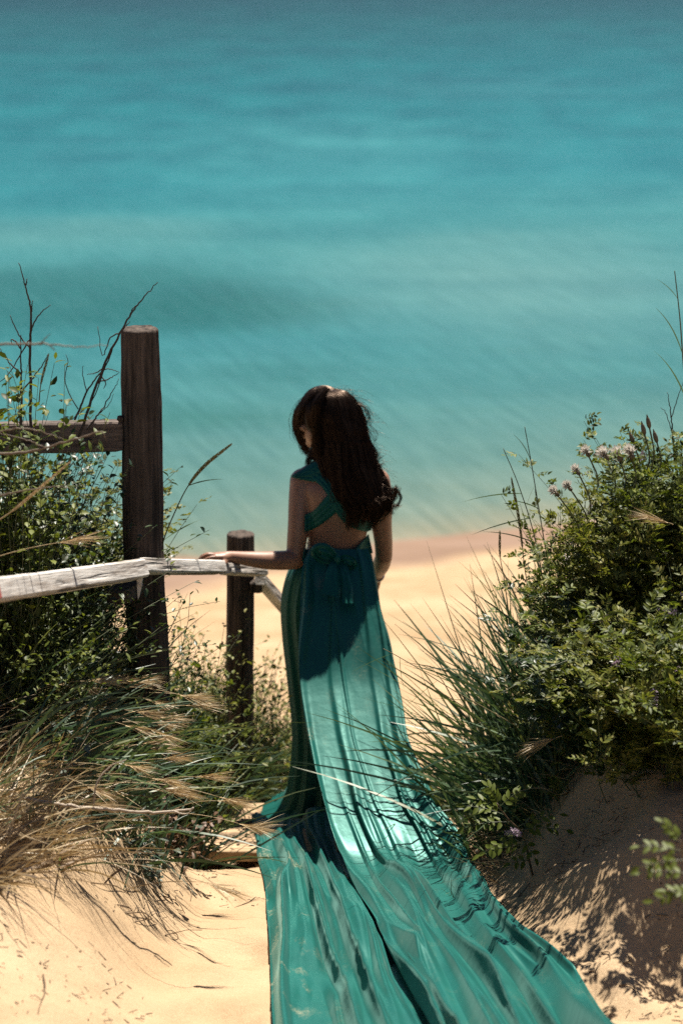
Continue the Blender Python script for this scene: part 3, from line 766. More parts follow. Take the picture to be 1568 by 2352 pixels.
# skirt: gathered tube from the waist to the step
def skirt_mesh():
    rows = [(1246, 706, 842, 8.80, .088), (1262, 703, 848, 8.80, .098), (1300, 668, 856, 8.80, .118), (1345, 651, 864, 8.80, .130), (1400, 645, 872, 8.80, .140), (1475, 650, 893, 8.80, .150),
            (1560, 660, 905, 8.78, .165), (1680, 671, 915, 8.76, .18), (1780, 664, 920, 8.74, .20), (1832, 648, 922, 8.74, .22), (1862, 600, 920, 8.73, .24)]
    q = smooth_path(rows, 90); n = 220
    a = np.arange(n) * 2 * math.pi / n
    V = []
    for k, (py, lx, rx, Yc_, ry) in enumerate(q):
        t = k / (len(q) - 1)
        c = P((lx + rx) / 2, py, Yc_); hw = (P(rx, py, Yc_)[0] - P(lx, py, Yc_)[0]) / 2
        f = 1 + (0.012 + 0.05 * t) * np.cos(a * 17 + 1.5 * np.sin(t * 2.2)) * (0.6 + 0.4 * np.cos(3 * a)) + 0.02 * np.cos(a * 41 + t) * (1 - t) ** 3
        z = c[2] + 0 * a
        back = np.clip(-np.sin(a), 0, 1)
        dip = 0.030 * np.exp(-((a - 1.5 * math.pi) / .5) ** 2) * (1 - sst(0, .12, t))
        z = z - dip
        if t > 0.9: z = np.maximum(z, ground(c[0] + hw * np.cos(a), c[1] + ry * np.sin(a)) + 0.02 + 0.01 * np.cos(a * 17))
        V.append(np.stack([c[0] + hw * f * np.cos(a), c[1] + ry * f * np.sin(a), z], 1))
    ii = np.arange(n); jj = (ii + 1) % n
    mb = MB(); mb.add(np.concatenate(V), np.concatenate([np.stack([k * n + ii, (k + 1) * n + ii, (k + 1) * n + jj, k * n + jj], 1) for k in range(len(V) - 1)]))
    return mb
skirt = skirt_mesh().build('skirt', M['satin'], person)

# train: panel hanging from the waist, then spread over steps and sand towards the camera
def gpt(px, py, lift):
    p = hit(px, py, 4.5, 9.2)
    Zb = zt + 0.012
    if 7.98 < p[1] < 8.45: p[2] = max(p[2], Zb)
    p[2] += lift
    return p
def sheet(Lrow, Rrow, nu, nv, foldf, name, edge_curl=0.0):
    """Lrow/Rrow: (px, py, Y or 0 for on the ground)"""
    L = smooth_path([(a, b_, c_) for a, b_, c_ in Lrow], nv); R = smooth_path([(a, b_, c_) for a, b_, c_ in Rrow], nv)
    V = np.zeros((nv, nu, 3))
    for k in range(nv):
        for j_ in range(nu):
            u = j_ / (nu - 1)
            px = L[k, 0] * (1 - u) + R[k, 0] * u; py = L[k, 1] * (1 - u) + R[k, 1] * u; Yv = L[k, 2] * (1 - u) + R[k, 2] * u
            V[k, j_] = P(px, py, Yv)
    return V
def ridge(d, w):
    """soft asymmetric fold profile"""
    return np.exp(-(d / w) ** 2)
def folds(u, s, fu, fs_, seed):
    w = 0.15 * fbm(u * 1.6, 0 * u + s * 2.4, 1.0, 2, seed + 50)
    n1 = vnoise((u + w) * fu, 0 * u + s * fs_, seed) + 0.22 * vnoise((u + w) * fu * 2.1, 0 * u + s * fs_ * 2, seed + 1)
    n2 = vnoise((u - w) * fu * 1.7 + 4, 0 * u + s * fs_ * 1.6 + 3, seed + 2)
    r1 = np.clip(1 - np.abs(n1) * 4.0, 0, 1) ** 1.7; r2 = np.clip(1 - np.abs(n2) * 4.5, 0, 1) ** 1.2
    amp = 0.55 + 0.9 * (vnoise(u * 2.5, 0 * u + s * 4, seed + 3) + .5)
    return amp * (1.0 * r1 + 0.45 * r2)
def blur2(A, rv, ru):
    for ax_, r_ in ((0, rv), (1, ru)):
        for _ in range(2):
            n_ = A.shape[ax_]
            idx = np.arange(n_)
            acc = 0
            for d_ in range(-r_, r_ + 1):
                j1 = idx + d_
                lo = np.clip(j1, 0, n_ - 1)
                v_ = np.take(A, lo, ax_)
                over = (j1 - lo)
                g0 = np.take(A, [1], ax_) - np.take(A, [0], ax_); g1 = np.take(A, [-1], ax_) - np.take(A, [-2], ax_)
                sh = [1] * A.ndim; sh[ax_] = n_
                o_ = over.reshape(sh)
                acc = acc + v_ + np.where(o_ < 0, o_ * g0, o_ * g1)
            A = acc / (2 * r_ + 1)
    return A
def build_train():
    nu, nv = 240, 330
    # v -> row pixels; Y from ground once it lies
    rows = [(1262, 712, 843), (1300, 694, 856), (1385, 690, 869), (1473, 687, 893), (1558, 688, 912), (1640, 699, 928), (1700, 708, 936), (1777, 726, 972), (1850, 745, 1004), (1903, 759, 1050),
            (1985, 786, 1087), (2040, 808, 1108), (2105, 845, 1142), (2187, 876, 1207), (2226, 895, 1262), (2291, 935, 1317), (2352, 965, 1356), (2480, 1030, 1430), (2620, 1090, 1500)]
    q = smooth_path(rows, nv)
    hang_py = [1262, 1300, 1385, 1558, 1650, 1777, 1850, 1903, 1960, 2016, 2120]
    hang_Y = [8.69, 8.645, 8.56, 8.385, 8.25, 8.06, 7.95, 7.865, 7.775, 7.67, 7.40]
    V = np.zeros((nv, nu, 3)); OFF = np.zeros((nv, nu, 3))
    u = np.linspace(0, 1, nu)
    for k, (py, lx, rx) in enumerate(q):
        px = lx + (rx - lx) * u
        Yh = np.interp(py, hang_py, hang_Y)
        g = np.stack([hit(x_, py, 4.3, 9.0) for x_ in px[::8]])
        gi = np.stack([np.interp(np.arange(nu), np.arange(nu)[::8], g[:, c_]) for c_ in range(3)], 1)
        Yg = gi[:, 1]; kk_ = 0.30
        hb = np.clip(0.5 + 0.5 * (Yg - Yh) / kk_, 0, 1) if py < 2120 else 0 * Yg
        Ym_ = np.where(hb > 0, Yg * (1 - hb) + Yh * hb - kk_ * hb * (1 - hb), Yg)
        pts = np.stack([P(x_, py, y_) for x_, y_ in zip(px, Ym_)])
        w = (1 - hb)[:, None]
        # folds run down the length; they start fine at the waist and open out
        s = (py - 1262) / (2620 - 1262)
        am = 0.013 + 0.066 * float(sst(1880, 2120, py)) + 0.006 * float(sst(1300, 1500, py))
        wob = 0.02 * np.sin(s * 9 + 1.0) + 0.012 * np.sin(s * 23)
        h = np.zeros(nu)
        for (c0, c1, wd, a_) in ((0.02, 0.02, .05, 1.25), (0.36, 0.31, .05, .9), (0.44, 0.47, .03, .4), (0.80, 0.66, .05, .7), (0.95, 0.84, .055, .6), (1.0, 0.98, .04, .6)):
            cc = c0 + (c1 - c0) * s + wob * (1 + math.sin(c0 * 40))
            d = u - cc
            wv_ = wd * (0.8 + 0.35 * math.sin(s * 11 + c0 * 31))
            h += a_ * (0.75 + 0.35 * math.sin(s * 14 + c0 * 57)) * np.exp(-np.where(d < 0, (d / (wv_ * 0.55)) ** 2, (d / (wv_ * 1.25)) ** 2))
        h = h * (1 - .45 * float(sst(1850, 2050, py))) + folds(u, s, 5.0, 2.3, 3) * (.15 + .85 * float(sst(1700, 2050, py)))
        lowf = 0.40 * fbm(u * 3.0, 0 * u + s * 3.0, 1.0, 3, 77)
        small = 0.05 * fbm(u * 12.0, 0 * u + s * 12.0, 1.0, 2, 87)
        h = am * (h + (lowf + small) * float(sst(1700, 2000, py)))
        nv_hang = np.array((0.0, -0.75, 0.66)); nv_ground = np.array((0, 0.0, 1.0))
        nrmv = nv_hang * (1 - w) + nv_ground * w
        OFF[k] = nrmv * h[:, None] + np.array((0, 0, 0.014)) * w
        V[k] = pts
    V = blur2(V, 6, 11) + OFF
    V[..., 2] = np.maximum(V[..., 2], blur2(ground(V[..., 0], V[..., 1])[..., None], 4, 6)[..., 0] + .007)
    # lateral pinch so folds lean over instead of standing symmetric
    for k in range(nv):
        pass
    mb = MB(); i_ = np.arange(nv - 1)[:, None] * nu + np.arange(nu - 1)[None]
    mb.add(V.reshape(-1, 3), np.stack([i_, i_ + nu, i_ + nu + 1, i_ + 1], -1).reshape(-1, 4))
    # side part that lies on the board and the sand, its hem turned up at the far end
    nu2, nv2 = 150, 230
    rows = [(1889, 581, 775), (1897, 580, 780), (1912, 578, 790), (1925, 578, 800), (1969, 584, 825), (2023, 606, 850), (2110, 613, 890), (2187, 619, 925), (2270, 622, 960), (2351, 625, 1010), (2480, 640, 1080), (2620, 660, 1140)]
    q = smooth_path(rows, nv2); u = np.linspace(0, 1, nu2)
    V = np.zeros((nv2, nu2, 3)); OFF = np.zeros((nv2, nu2))
    for k, (py, lx, rx) in enumerate(q):
        px = lx + (rx - lx) * u
        jag = 6 * np.sin(u * 21 + 1) * (1 - float(sst(1889, 1960, py)))
        g = []
        for x_, dj in zip(px[::6], jag[::6]):
            p = hit(x_, max(py, 1903) + dj, 4.3, 8.9)
            if 7.985 < p[1] < 8.43: p = np.array((p[0], p[1], max(p[2], zt + 0.008)))
            elif 7.85 < p[1] <= 7.985: p = np.array((p[0], p[1], max(p[2], zt - 0.02 - (7.985 - p[1]) * .2)))
            g.append(p)
        g = np.stack(g); gi = np.stack([np.interp(np.arange(nu2), np.arange(nu2)[::6], g[:, c_]) for c_ in range(3)], 1)
        s = (py - 1889) / (2620 - 1889)
        fade = 0.35 + 0.65 * float(sst(1890, 1990, py))
        wob = 0.018 * np.sin(s * 12 + .6)
        h = folds(u, s, 5.8, 1.7, 13) * fade * np.clip(u * 14, .2, 1) + folds(u, s * 3, 8.0, 3, 23) * .35 * (1 - float(sst(1890, 2000, py)))
        big = 1.1 * math.exp(-((py - 2140) / 60.0) ** 2) * np.exp(-((u - .70) / .10) ** 2)
        h = 0.066 * fade * (h + big + 0.35 * fbm(u * 3.5, 0 * u + s * 3.5, 1.0, 3, 57) + 0.08 * fbm(u * 13.0, 0 * u + s * 24.0, 1.0, 2, 67)) 
        OFF[k] = h + 0.010
        if py < 1905: OFF[k] += (1905 - py) * 0.0016 * (0.6 + 0.5 * np.sin(u * 26))
        V[k] = gi
    V = blur2(V, 3, 7); V[..., 2] += OFF
    V[..., 2] = np.maximum(V[..., 2], ground(V[..., 0], V[..., 1]) + .006)
    i_ = np.arange(nv2 - 1)[:, None] * nu2 + np.arange(nu2 - 1)[None]
    mb.add(V.reshape(-1, 3), np.stack([i_, i_ + nu2, i_ + nu2 + 1, i_ + 1], -1).reshape(-1, 4))
    return mb
train = build_train().build('train', M['train'], person)
md = train.modifiers.new('thick', 'SOLIDIFY'); md.thickness = 0.002; md.offset = 1

# bow at the small of the back
def loop(pts, w, name):
    q = smooth_path([(*P(px, py, Y), wd) for px, py, Y, wd in pts], 22)
    T = nrm(np.gradient(q[:, :3], axis=0)); s = nrm(np.cross(T, (0.2, -1, 0.1)))
    K = len(q); nw = 9; V = []
    for k in range(K):
        for j_ in range(nw):
            v = j_ / (nw - 1) * 2 - 1
            V.append(q[k, :3] + s[k] * v * q[k, 3] + np.array((0, -1, .2)) * (0.006 * math.cos(v * 7 + k * .2) + 0.006 * (1 - v * v)))
    i_ = np.arange(K - 1)[:, None] * nw + np.arange(nw - 1)[None]
    mb = MB(); mb.add(V, np.stack([i_, i_ + nw, i_ + nw + 1, i_ + 1], -1).reshape(-1, 4))
    return mb
bow = thing('bow', P(775, 1285, 8.66), 'x', None); del bow['label']
bow.parent = person; bow.location = Vector(bow['_w']) - Vector(person['_w'])
YB = 8.635
for pts in ([(772, 1285, YB, .012), (755, 1270, YB - .02, .024), (738, 1262, YB - .025, .026), (726, 1268, YB - .01, .022), (740, 1285, YB, .016), (768, 1290, YB, .01)],
            [(778, 1283, YB, .010), (795, 1284, YB - .02, .016), (810, 1292, YB - .02, .016), (812, 1300, YB - .005, .012), (800, 1300, YB, .01), (782, 1292, YB, .008)]):
    loop(pts, 0, 'loop').build('loop', M['satin'], bow)
for pts in ([(772, 1290, YB - .01, .014), (768, 1310, YB - .05, .028), (764, 1340, YB - .085, .034), (760, 1368, YB - .115, .036)],
            [(782, 1290, YB - .005, .012), (792, 1312, YB - .05, .018), (797, 1340, YB - .085, .020), (799, 1385, YB - .13, .022)]):
    loop(pts, 0, 'tail').build('tail', M['satin'], bow)
kn_ = MB(); ell(kn_, P(775, 1286, YB - .012), (.017, .013, .022), None, 14, 10); kn_.build('knot', M['satin'], bow)
# waist band sides
cloth_strip([(698, 1262), (720, 1264), (750, 1277), (778, 1284), (805, 1272), (826, 1250), (846, 1228)], [(694, 1290), (722, 1296), (750, 1304), (778, 1306), (806, 1300), (832, 1284), (856, 1270)], 40, 12, .012, .006, 'waistband', M['satin'], person, 8.79)
br_ = MB(); c0 = P(866, 1321, 8.965); ax1 = nrm(P(868, 1316, 8.95) - P(866, 1326, 8.985)); e1 = nrm(np.cross(ax1, (0, 0, 1))); e2 = np.cross(ax1, e1)
aa = np.linspace(0, 2 * math.pi, 24)
add_tube(br_, c0 + 0.026 * (np.cos(aa)[:, None] * e1 + np.sin(aa)[:, None] * e2), .0035, 8); br_.build('bracelet', M['silver'], person)

# hair
hair_rows = [  # py, left, right, Y at the middle (rear surface), bulge to the edges
    (893, 736, 772, 8.83, .00), (899, 722, 796, 8.785, .03), (912, 706, 813, 8.755, .06), (935, 693, 828, 8.735, .085), (965, 690, 839, 8.722, .10), (985, 706, 842, 8.716, .10), (1010, 716, 847, 8.712, .10),
    (1050, 717, 857, 8.700, .085), (1085, 730, 873, 8.682, .07), (1120, 748, 884, 8.672, .06), (1155, 768, 887, 8.668, .05), (1185, 788, 880, 8.668, .04), (1215, 803, 858, 8.672, .03)]
hq = np.array(hair_rows, float)
def hair_pt(s, t, depth):
    """s across 0..1, t down 0..1"""
    f = t * (len(hq) - 1)
    py, l, r, Ym, bu = [np.interp(f, np.arange(len(hq)), hq[:, c_]) for c_ in range(5)]
    px = l + (r - l) * s
    Yv = Ym + bu * (2 * s - 1) ** 2 + depth
    a = (px - 784.0) / FPX; b_ = (1176.0 - py) / FPX
    cy, sy = math.cos(PITCH), math.sin(PITCH)
    tt = Yv / (cy + b_ * sy)
    return np.stack([a * tt, Yv, HC + tt * (-sy + b_ * cy)], -1)
NS, KS = 5200, 26
s0 = rng.uniform(0, 1, NS); dep = np.abs(rng.normal(0, .016, NS))
tend = 1 - 0.30 * np.abs(rng.normal(0, .5, NS)).clip(0, 1); tst = np.abs(rng.normal(0, .05, NS)).clip(0, .3)
tt_ = tst[:, None] + (tend - tst)[:, None] * np.linspace(0, 1, KS)[None]
NGD = 150
gs_ = rng.uniform(0, 1, NGD); gph = rng.uniform(0, 6.28, NGD); gfr = rng.uniform(4, 9, NGD); gam = rng.uniform(.02, .085, NGD); gdp = rng.normal(0, .008, NGD); gend = rng.uniform(.60, .95, NGD); gdr = rng.normal(.02, .08, NGD)
gi_ = rng.integers(0, NGD, NS); ph2 = rng.uniform(0, 6.28, NS)
s0 = np.clip(gs_[gi_] + rng.normal(0, .022, NS), 0, 1)
pull = rng.uniform(.2, 1.0, NS)
tend = np.minimum(gend[gi_] + rng.normal(0, .05, NS), 1.02).clip(.5, 1.02)
tt_ = tst[:, None] + (tend - tst)[:, None] * np.linspace(0, 1, KS)[None]
tcl = np.clip(tt_, 0, 1)
ss = s0[:, None] + (gs_[gi_] - s0)[:, None] * (tcl ** 2) * pull[:, None] * .7 + gam[gi_][:, None] * np.sin(tt_ * gfr[gi_][:, None] * 1.6 + gph[gi_][:, None]) * tcl ** 2.2 + gdr[gi_][:, None] * tcl ** 2 \
    + rng.normal(0, .02, (NS, 1)) * tcl ** 2 + 0.008 * np.sin(tt_ * 15 + ph2[:, None]) * tcl + (rng.uniform(0, 1, (NS, 1)) < .06) * rng.normal(.03, .06, (NS, 1)) * tcl ** 3
HPt = hair_pt(ss, tcl, dep[:, None] + gdp[gi_][:, None] * tcl - 0.014 * np.sin(tt_ * gfr[gi_][:, None] * 1.7 + gph[gi_][:, None] * 2) * tcl ** 2)
hm = MB(); strands(hm, HPt, np.full((NS, KS), .00075) * (1 - 0.6 * np.linspace(0, 1, KS) ** 3)[None])
# locks that hang beside the face, loose curls on the wind side, flyaway strands
def lock(pts, n, spread, r=.0007, curl=0.004):
    q = smooth_path([(px, py, Y) for px, py, Y in pts], KS)
    base = np.stack([P(*v) for v in q])
    o_ = rng.normal(0, spread, (n, 1, 3)) * (np.linspace(.5, 1, KS) ** .7)[None, :, None]
    w_ = curl * np.sin(np.linspace(0, 9, KS)[None, :, None] + rng.uniform(0, 6.28, (n, 1, 3))) * np.linspace(0, 1, KS)[None, :, None]
    strands(hm, base[None] + o_ + w_, np.full((n, KS), r) * (1 - 0.7 * np.linspace(0, 1, KS) ** 3)[None])
lock([(735, 905, 8.86), (702, 935, 8.90), (690, 965, 8.92), (690, 995, 8.92), (700, 1022, 8.91), (708, 1040, 8.90)], 420, .009)
lock([(730, 905, 8.84), (697, 930, 8.86), (684, 962, 8.88), (685, 990, 8.89), (697, 1012, 8.89)], 520, .010)
lock([(715, 915, 8.82), (693, 945, 8.84), (688, 975, 8.85), (695, 1003, 8.87)], 420, .010)
lock([(752, 896, 8.80), (725, 908, 8.79), (702, 935, 8.80), (692, 965, 8.82), (694, 990, 8.84)], 420, .009)
lock([(748, 897, 8.76), (728, 925, 8.735), (724, 965, 8.735), (727, 1005, 8.745), (729, 1045, 8.74)], 520, .007)
lock([(728, 960, 8.80), (722, 1000, 8.80), (720, 1030, 8.80), (712, 1048, 8.80), (706, 1066, 8.80)], 160, .0045)
lock([(726, 1000, 8.79), (722, 1032, 8.79), (716, 1050, 8.79), (705, 1056, 8.79)], 60, .004)
for pts, n, sp2 in (([(838, 990, 8.78), (850, 1015, 8.78), (862, 1035, 8.78), (867, 1060, 8.78)], 26, .002),
                    ([(842, 1040, 8.77), (852, 1055, 8.77), (866, 1056, 8.77), (878, 1046, 8.77)], 14, .003),
                    ([(845, 1060, 8.77), (856, 1070, 8.77), (872, 1072, 8.77), (881, 1066, 8.77)], 16, .004),
                    ([(880, 1120, 8.76), (897, 1123, 8.75), (913, 1128, 8.74), (921, 1142, 8.74), (914, 1158, 8.74), (908, 1160, 8.74)], 24, .0026),
                    ([(878, 1140, 8.75), (890, 1158, 8.75), (905, 1163, 8.75), (918, 1160, 8.75)], 40, .004),
                    ([(836, 965, 8.80), (848, 990, 8.79), (862, 1012, 8.79), (866, 1000, 8.79), (858, 985, 8.79)], 4, .003),
                    ([(818, 925, 8.81), (840, 940, 8.80), (846, 965, 8.80), (838, 985, 8.79)], 20, .006),
                    ([(860, 1110, 8.72), (880, 1140, 8.72), (893, 1165, 8.72), (900, 1178, 8.72)], 70, .006),
                    ([(866, 1085, 8.74), (884, 1110, 8.74), (890, 1135, 8.74), (898, 1150, 8.74)], 60, .005)):
    lock(pts, n, sp2, .00065, .006)
for tx, ty in ((782, 1180), (791, 1194), (801, 1213), (815, 1203), (833, 1206), (845, 1198), (856, 1212), (867, 1192), (880, 1182), (889, 1176), (895, 1163), (900, 1150)):
    sx0 = 745 + (tx - 782) * 0.85; yv = 8.672 + 0.045 * ((tx - 830) / 60.0) ** 2
    w_ = rng.uniform(-9, 9, 3)
    lock([(sx0 + 5, 1020, 8.705 + yv - 8.672), (sx0 + 12 + w_[0] * .5, 1065, 8.69 + yv - 8.672), (sx0 + 20 + w_[0], 1105, yv + .004), (tx - 8 - w_[1], 1145, yv - .006), (tx + 5 - w_[1] * .6, 1172 - (1213 - ty) * .8, yv - .004), (tx, ty, yv)], 95, .0065, .0007, .005)
for k in range(14):
    y0_ = rng.uniform(985, 1110); x0_ = np.interp(y0_, [965, 1010, 1050, 1085, 1120], [836, 843, 852, 868, 879]); dx_ = rng.uniform(14, 34)
    lock([(x0_ - 6, y0_, 8.77), (x0_ + dx_ * .3, y0_ + 25, 8.765), (x0_ + dx_ * .7, y0_ + 38 + rng.uniform(-6, 14), 8.76), (x0_ + dx_ * 1.15, y0_ + 36 + rng.uniform(-22, 18), 8.755)], int(rng.uniform(5, 16)), .003, .0006, .006)
NF = 220
f0 = np.where(rng.uniform(0, 1, NF) < .75, rng.uniform(.93, 1, NF), rng.uniform(0, .06, NF)); ft_ = np.where(f0 > .5, rng.uniform(0, .8, NF), rng.uniform(0, .25, NF)); f0 = np.where(ft_ < .04, rng.uniform(0, 1, NF), f0); fs_ = hair_pt(f0, ft_, np.zeros(NF))
fd = nrm(np.stack([rng.normal(.5, .6, NF), rng.normal(.1, .4, NF), rng.normal(.35, .6, NF)], 1))
tq = np.linspace(0, 1, KS)
fl = fs_[:, None] + fd[:, None] * (rng.uniform(.015, .075, NF)[:, None] * tq[None])[..., None] + np.array((.03, 0, -.05)) * (tq ** 2)[None, :, None] + .008 * np.sin(tq[None, :, None] * 7 + rng.uniform(0, 6, (NF, 1, 3))) * tq[None, :, None]
strands(hm, fl, np.full((NF, KS), .00033))
# a crown of hair all round the scalp so that the head is covered from every side
NC = 2600
az = rng.uniform(0, 2 * math.pi, NC); el_ = np.linspace(0, 1, KS)
axn = np.cos(az)[:, None] * rgt + np.sin(az)[:, None] * fwd
maxa = np.where(np.sin(az) > .35, rng.uniform(.75, 1.05, NC), rng.uniform(1.5, 2.0, NC))
ang = maxa[:, None] * el_[None]
rad_ = (0.089 + rng.uniform(0, .006, NC))[:, None, None]
cp = hd(0, -.008, .012) + rad_ * (np.sin(ang)[..., None] * axn[:, None] * np.array((1.0, 1.0, 1.0)) + np.cos(ang)[..., None] * hup * 1.12)
strands(hm, cp, np.full((NC, KS), .0009))
hair = hm.build('hair', M['hair'], person)
hs_ = MB(); nsq, ntq = 30, 30
sg, tg = np.meshgrid(np.linspace(.05, .95, nsq), np.linspace(.02, .86, ntq))
hp = hair_pt(sg, tg, 0.022 + 0 * sg)
i_ = np.arange(ntq - 1)[:, None] * nsq + np.arange(nsq - 1)[None]
hs_.add(hp.reshape(-1, 3), np.stack([i_, i_ + nsq, i_ + nsq + 1, i_ + 1], -1).reshape(-1, 4))
ell(hs_, hd(0, -.008, .014), (.082, .088, .1), AX, 24, 16)
hs_.build('hair_under_layer', M['hairshell'], hair)

# ------------------------------------------------------------------ plants
def blade_paths(base, d0, L, droop, K=8, wind=(0, 0, 0), r=rng):
    t = np.linspace(0, 1, K)
    d0 = nrm(d0); hdir = d0.copy(); hdir[:, 2] = 0; hdir = nrm(hdir)
    Pn = base[:, None] + d0[:, None] * (L[:, None] * t)[..., None] + (hdir * .55 - np.array((0, 0, .75)))[:, None] * ((L * droop)[:, None] * t ** 2.2)[..., None] + np.asarray(wind) * (L[:, None] * t ** 2)[..., None]
    return Pn
def blade_ribbons(mb, base, d0, L, droop, W, K=8, wind=(0, 0, 0)):
    Pn = blade_paths(base, d0, L, droop, K, wind)
    T = nrm(np.gradient(Pn, axis=1))
    ref = nrm(rng.normal(0, 1, (len(base), 1, 3)) * .7 + np.array((0, -1, .2)))
    Sn = nrm(np.cross(T, ref))
    t = np.linspace(0, 1, K)
    Wn = W[:, None] * np.minimum(1, .55 + t * 1.5) * (1 - t ** 2.5 * .93)
    return ribbons(mb, Pn, Wn, Sn)
def cone_dirs(n, az0, azs, tilt0, tilts):
    az = rng.normal(az0, azs, n); tl = np.clip(rng.normal(tilt0, tilts, n), .02, max(1.15, tilt0 + .1))
    return np.stack([np.sin(az) * np.sin(tl), np.cos(az) * np.sin(tl), np.cos(tl)], 1)

def grass_clump(px, Y, n, L, az, azs, tilt, tilts, droop, rad, label, group, hero=16, W=.0032, mat='marram', wind=(0, 0, 0), name='beach_grass', cat='grass clump'):
    b0 = on(px, Y)
    th_ = thing(name, b0, label, cat, group)
    base = b0 + np.stack([rng.normal(0, rad, n), rng.normal(0, rad, n), np.zeros(n)], 1)
    base[:, 2] = ground(base[:, 0], base[:, 1]) - .01
    d0 = cone_dirs(n, az, azs, tilt, tilts)
    Ls = L * rng.uniform(.55, 1.1, n); dr = np.clip(rng.normal(droop, .14, n), 0, 1); Ws = W * rng.uniform(.55, 1.25, n)
    for k in range(min(hero, n)):
        mb = MB(); sl_ = slice(k, k + 1); blade_ribbons(mb, base[sl_], d0[sl_], Ls[sl_] * 1.05, dr[sl_], Ws[sl_] * 1.25, 10, wind); mb.build('blade', M[mat], th_)
    mb = MB(); sl_ = slice(hero, n); blade_ribbons(mb, base[sl_], d0[sl_], Ls[sl_], dr[sl_], Ws[sl_], 8, wind); mb.build('grass_blades', M[mat], th_, kind='stuff')
    return th_

def bush(px, Y, n, H, spread, lean, label, group, mat='leaf', leaf=.026, lw=.0048, nodes=9, leaflets=7, rach=.055, flower=0, stem='stem', simple=False, t0=.25, name='leafy_bush', cat='bush', zoff=0):
    b0 = on(px, Y)
    th_ = thing(name, b0, label, cat, group)
    base = b0 + np.stack([rng.normal(0, spread * .35, n), rng.normal(0, spread * .35, n), np.zeros(n)], 1)
    base[:, 2] = ground(base[:, 0], base[:, 1]) - .01
    hh_ = H * rng.uniform(.45, 1.0, n)
    out_ = np.stack([rng.normal(0, spread, n), rng.normal(0, spread, n), np.zeros(n)], 1) + np.asarray(lean) * hh_[:, None]
    K = 7; t = np.linspace(0, 1, K)
    bend = rng.normal(0, .05, (n, 1, 3))
    Sp = base[:, None] + out_[:, None] * (t ** 1.3)[None, :, None] + np.array((0, 0, 1.0)) * (hh_[:, None] * (t - .12 * t ** 2))[..., None] + bend * np.sin(t * 3.14)[None, :, None]
    sb = MB(); strands(sb, Sp, np.full((n, K), .0021) * (1 - .65 * t)[None], 4); sb.build('stem', M[stem], th_, kind='stuff')
    # leaf nodes
    tn = np.linspace(t0, 1.0, nodes)[None] + rng.uniform(-.03, .03, (n, nodes)); tn = np.clip(tn, .05, 1.0)
    f = tn * (K - 1); k0 = np.minimum(f.astype(int), K - 2); fr = (f - k0)[..., None]
    ar = np.arange(n)[:, None]
    Bn = Sp[ar, k0] * (1 - fr) + Sp[ar, k0 + 1] * fr; Tn = nrm(Sp[ar, k0 + 1] - Sp[ar, k0])
    Bn = Bn.reshape(-1, 3); Tn = Tn.reshape(-1, 3); m_ = len(Bn)
    az = rng.uniform(0, 2 * math.pi, m_)
    rd = nrm(np.stack([np.cos(az), np.sin(az), rng.uniform(-.2, .7, m_)], 1) + Tn * .55)
    lb = MB()
    if simple:
        sd_ = np.cross(rd, np.array((0, 0, 1.0)) + rng.normal(0, .4, (m_, 3)))
        leaves(lb, Bn, rd, sd_, leaf * rng.uniform(.6, 1.15, m_), lw * rng.uniform(.7, 1.2, m_), .3, rng.uniform(0, .45, m_))
        B2 = Bn + rng.normal(0, .012, Bn.shape); rd2 = nrm(rd * (-.5) + rng.normal(0, .6, rd.shape) + (0, 0, .4))
        leaves(lb, B2, rd2, np.cross(rd2, np.array((0.1, 0, 1.0))), leaf * rng.uniform(.5, 1.0, m_), lw * rng.uniform(.6, 1.1, m_), .3, rng.uniform(0, .45, m_))
    else:
        rl = rach * rng.uniform(.6, 1.2, m_)
        sd_ = nrm(np.cross(rd, np.array((0, 0, 1.0)) + rng.normal(0, .35, (m_, 3)))); up_ = np.cross(sd_, rd)
        for q in range(leaflets):
            pos = (q // 2 + 1) / ((leaflets + 1) // 2 + .2); sg_ = 1 if q % 2 else -1
            if q == leaflets - 1: pos, sg_ = 1.0, 0
            Bq = Bn + rd * (rl * pos)[:, None] - np.array((0, 0, 1)) * (rl * .25 * pos ** 2)[:, None]
            Dq = nrm(rd * .55 + sd_ * sg_ * .9 + up_ * .15 + rng.normal(0, .15, (m_, 3)))
            leaves(lb, Bq, Dq, np.cross(Dq, up_ + rng.normal(0, .25, (m_, 3))), leaf * rng.uniform(.7, 1.15, m_) * (1.1 - .35 * pos), lw * rng.uniform(.75, 1.2, m_), .3, rng.uniform(0, .35, m_))
    lb.build('foliage', M[mat], th_, kind='stuff')
    tops = np.argsort(-hh_)
    for k in range(flower):
        flower_spike(th_, Sp[tops[k % n], -2] + rng.normal(0, .02, 3), nrm(Sp[tops[k % n], -1] - Sp[tops[k % n], -2] + rng.normal(0, .25, 3)))
    return th_, Sp

def flower_spike(parent, p0, d, L=.075):
    mb = MB(); n = 60
    t = rng.uniform(0.1, 1, n); az = rng.uniform(0, 6.28, n)
    s1 = nrm(np.cross(d, (0.3, 0.2, 1))); s2 = np.cross(d, s1)
    ro = np.cos(az)[:, None] * s1 + np.sin(az)[:, None] * s2
    Bq = p0 + d * (L * t)[:, None] + ro * .002
    Dq = nrm(ro + d * .5)
    leaves(mb, Bq, Dq, np.cross(Dq, d), .012 * (1.15 - .7 * t), .003 * (1.1 - .5 * t), .5, .3)
    mb.build('flower', M['lilac'], parent)

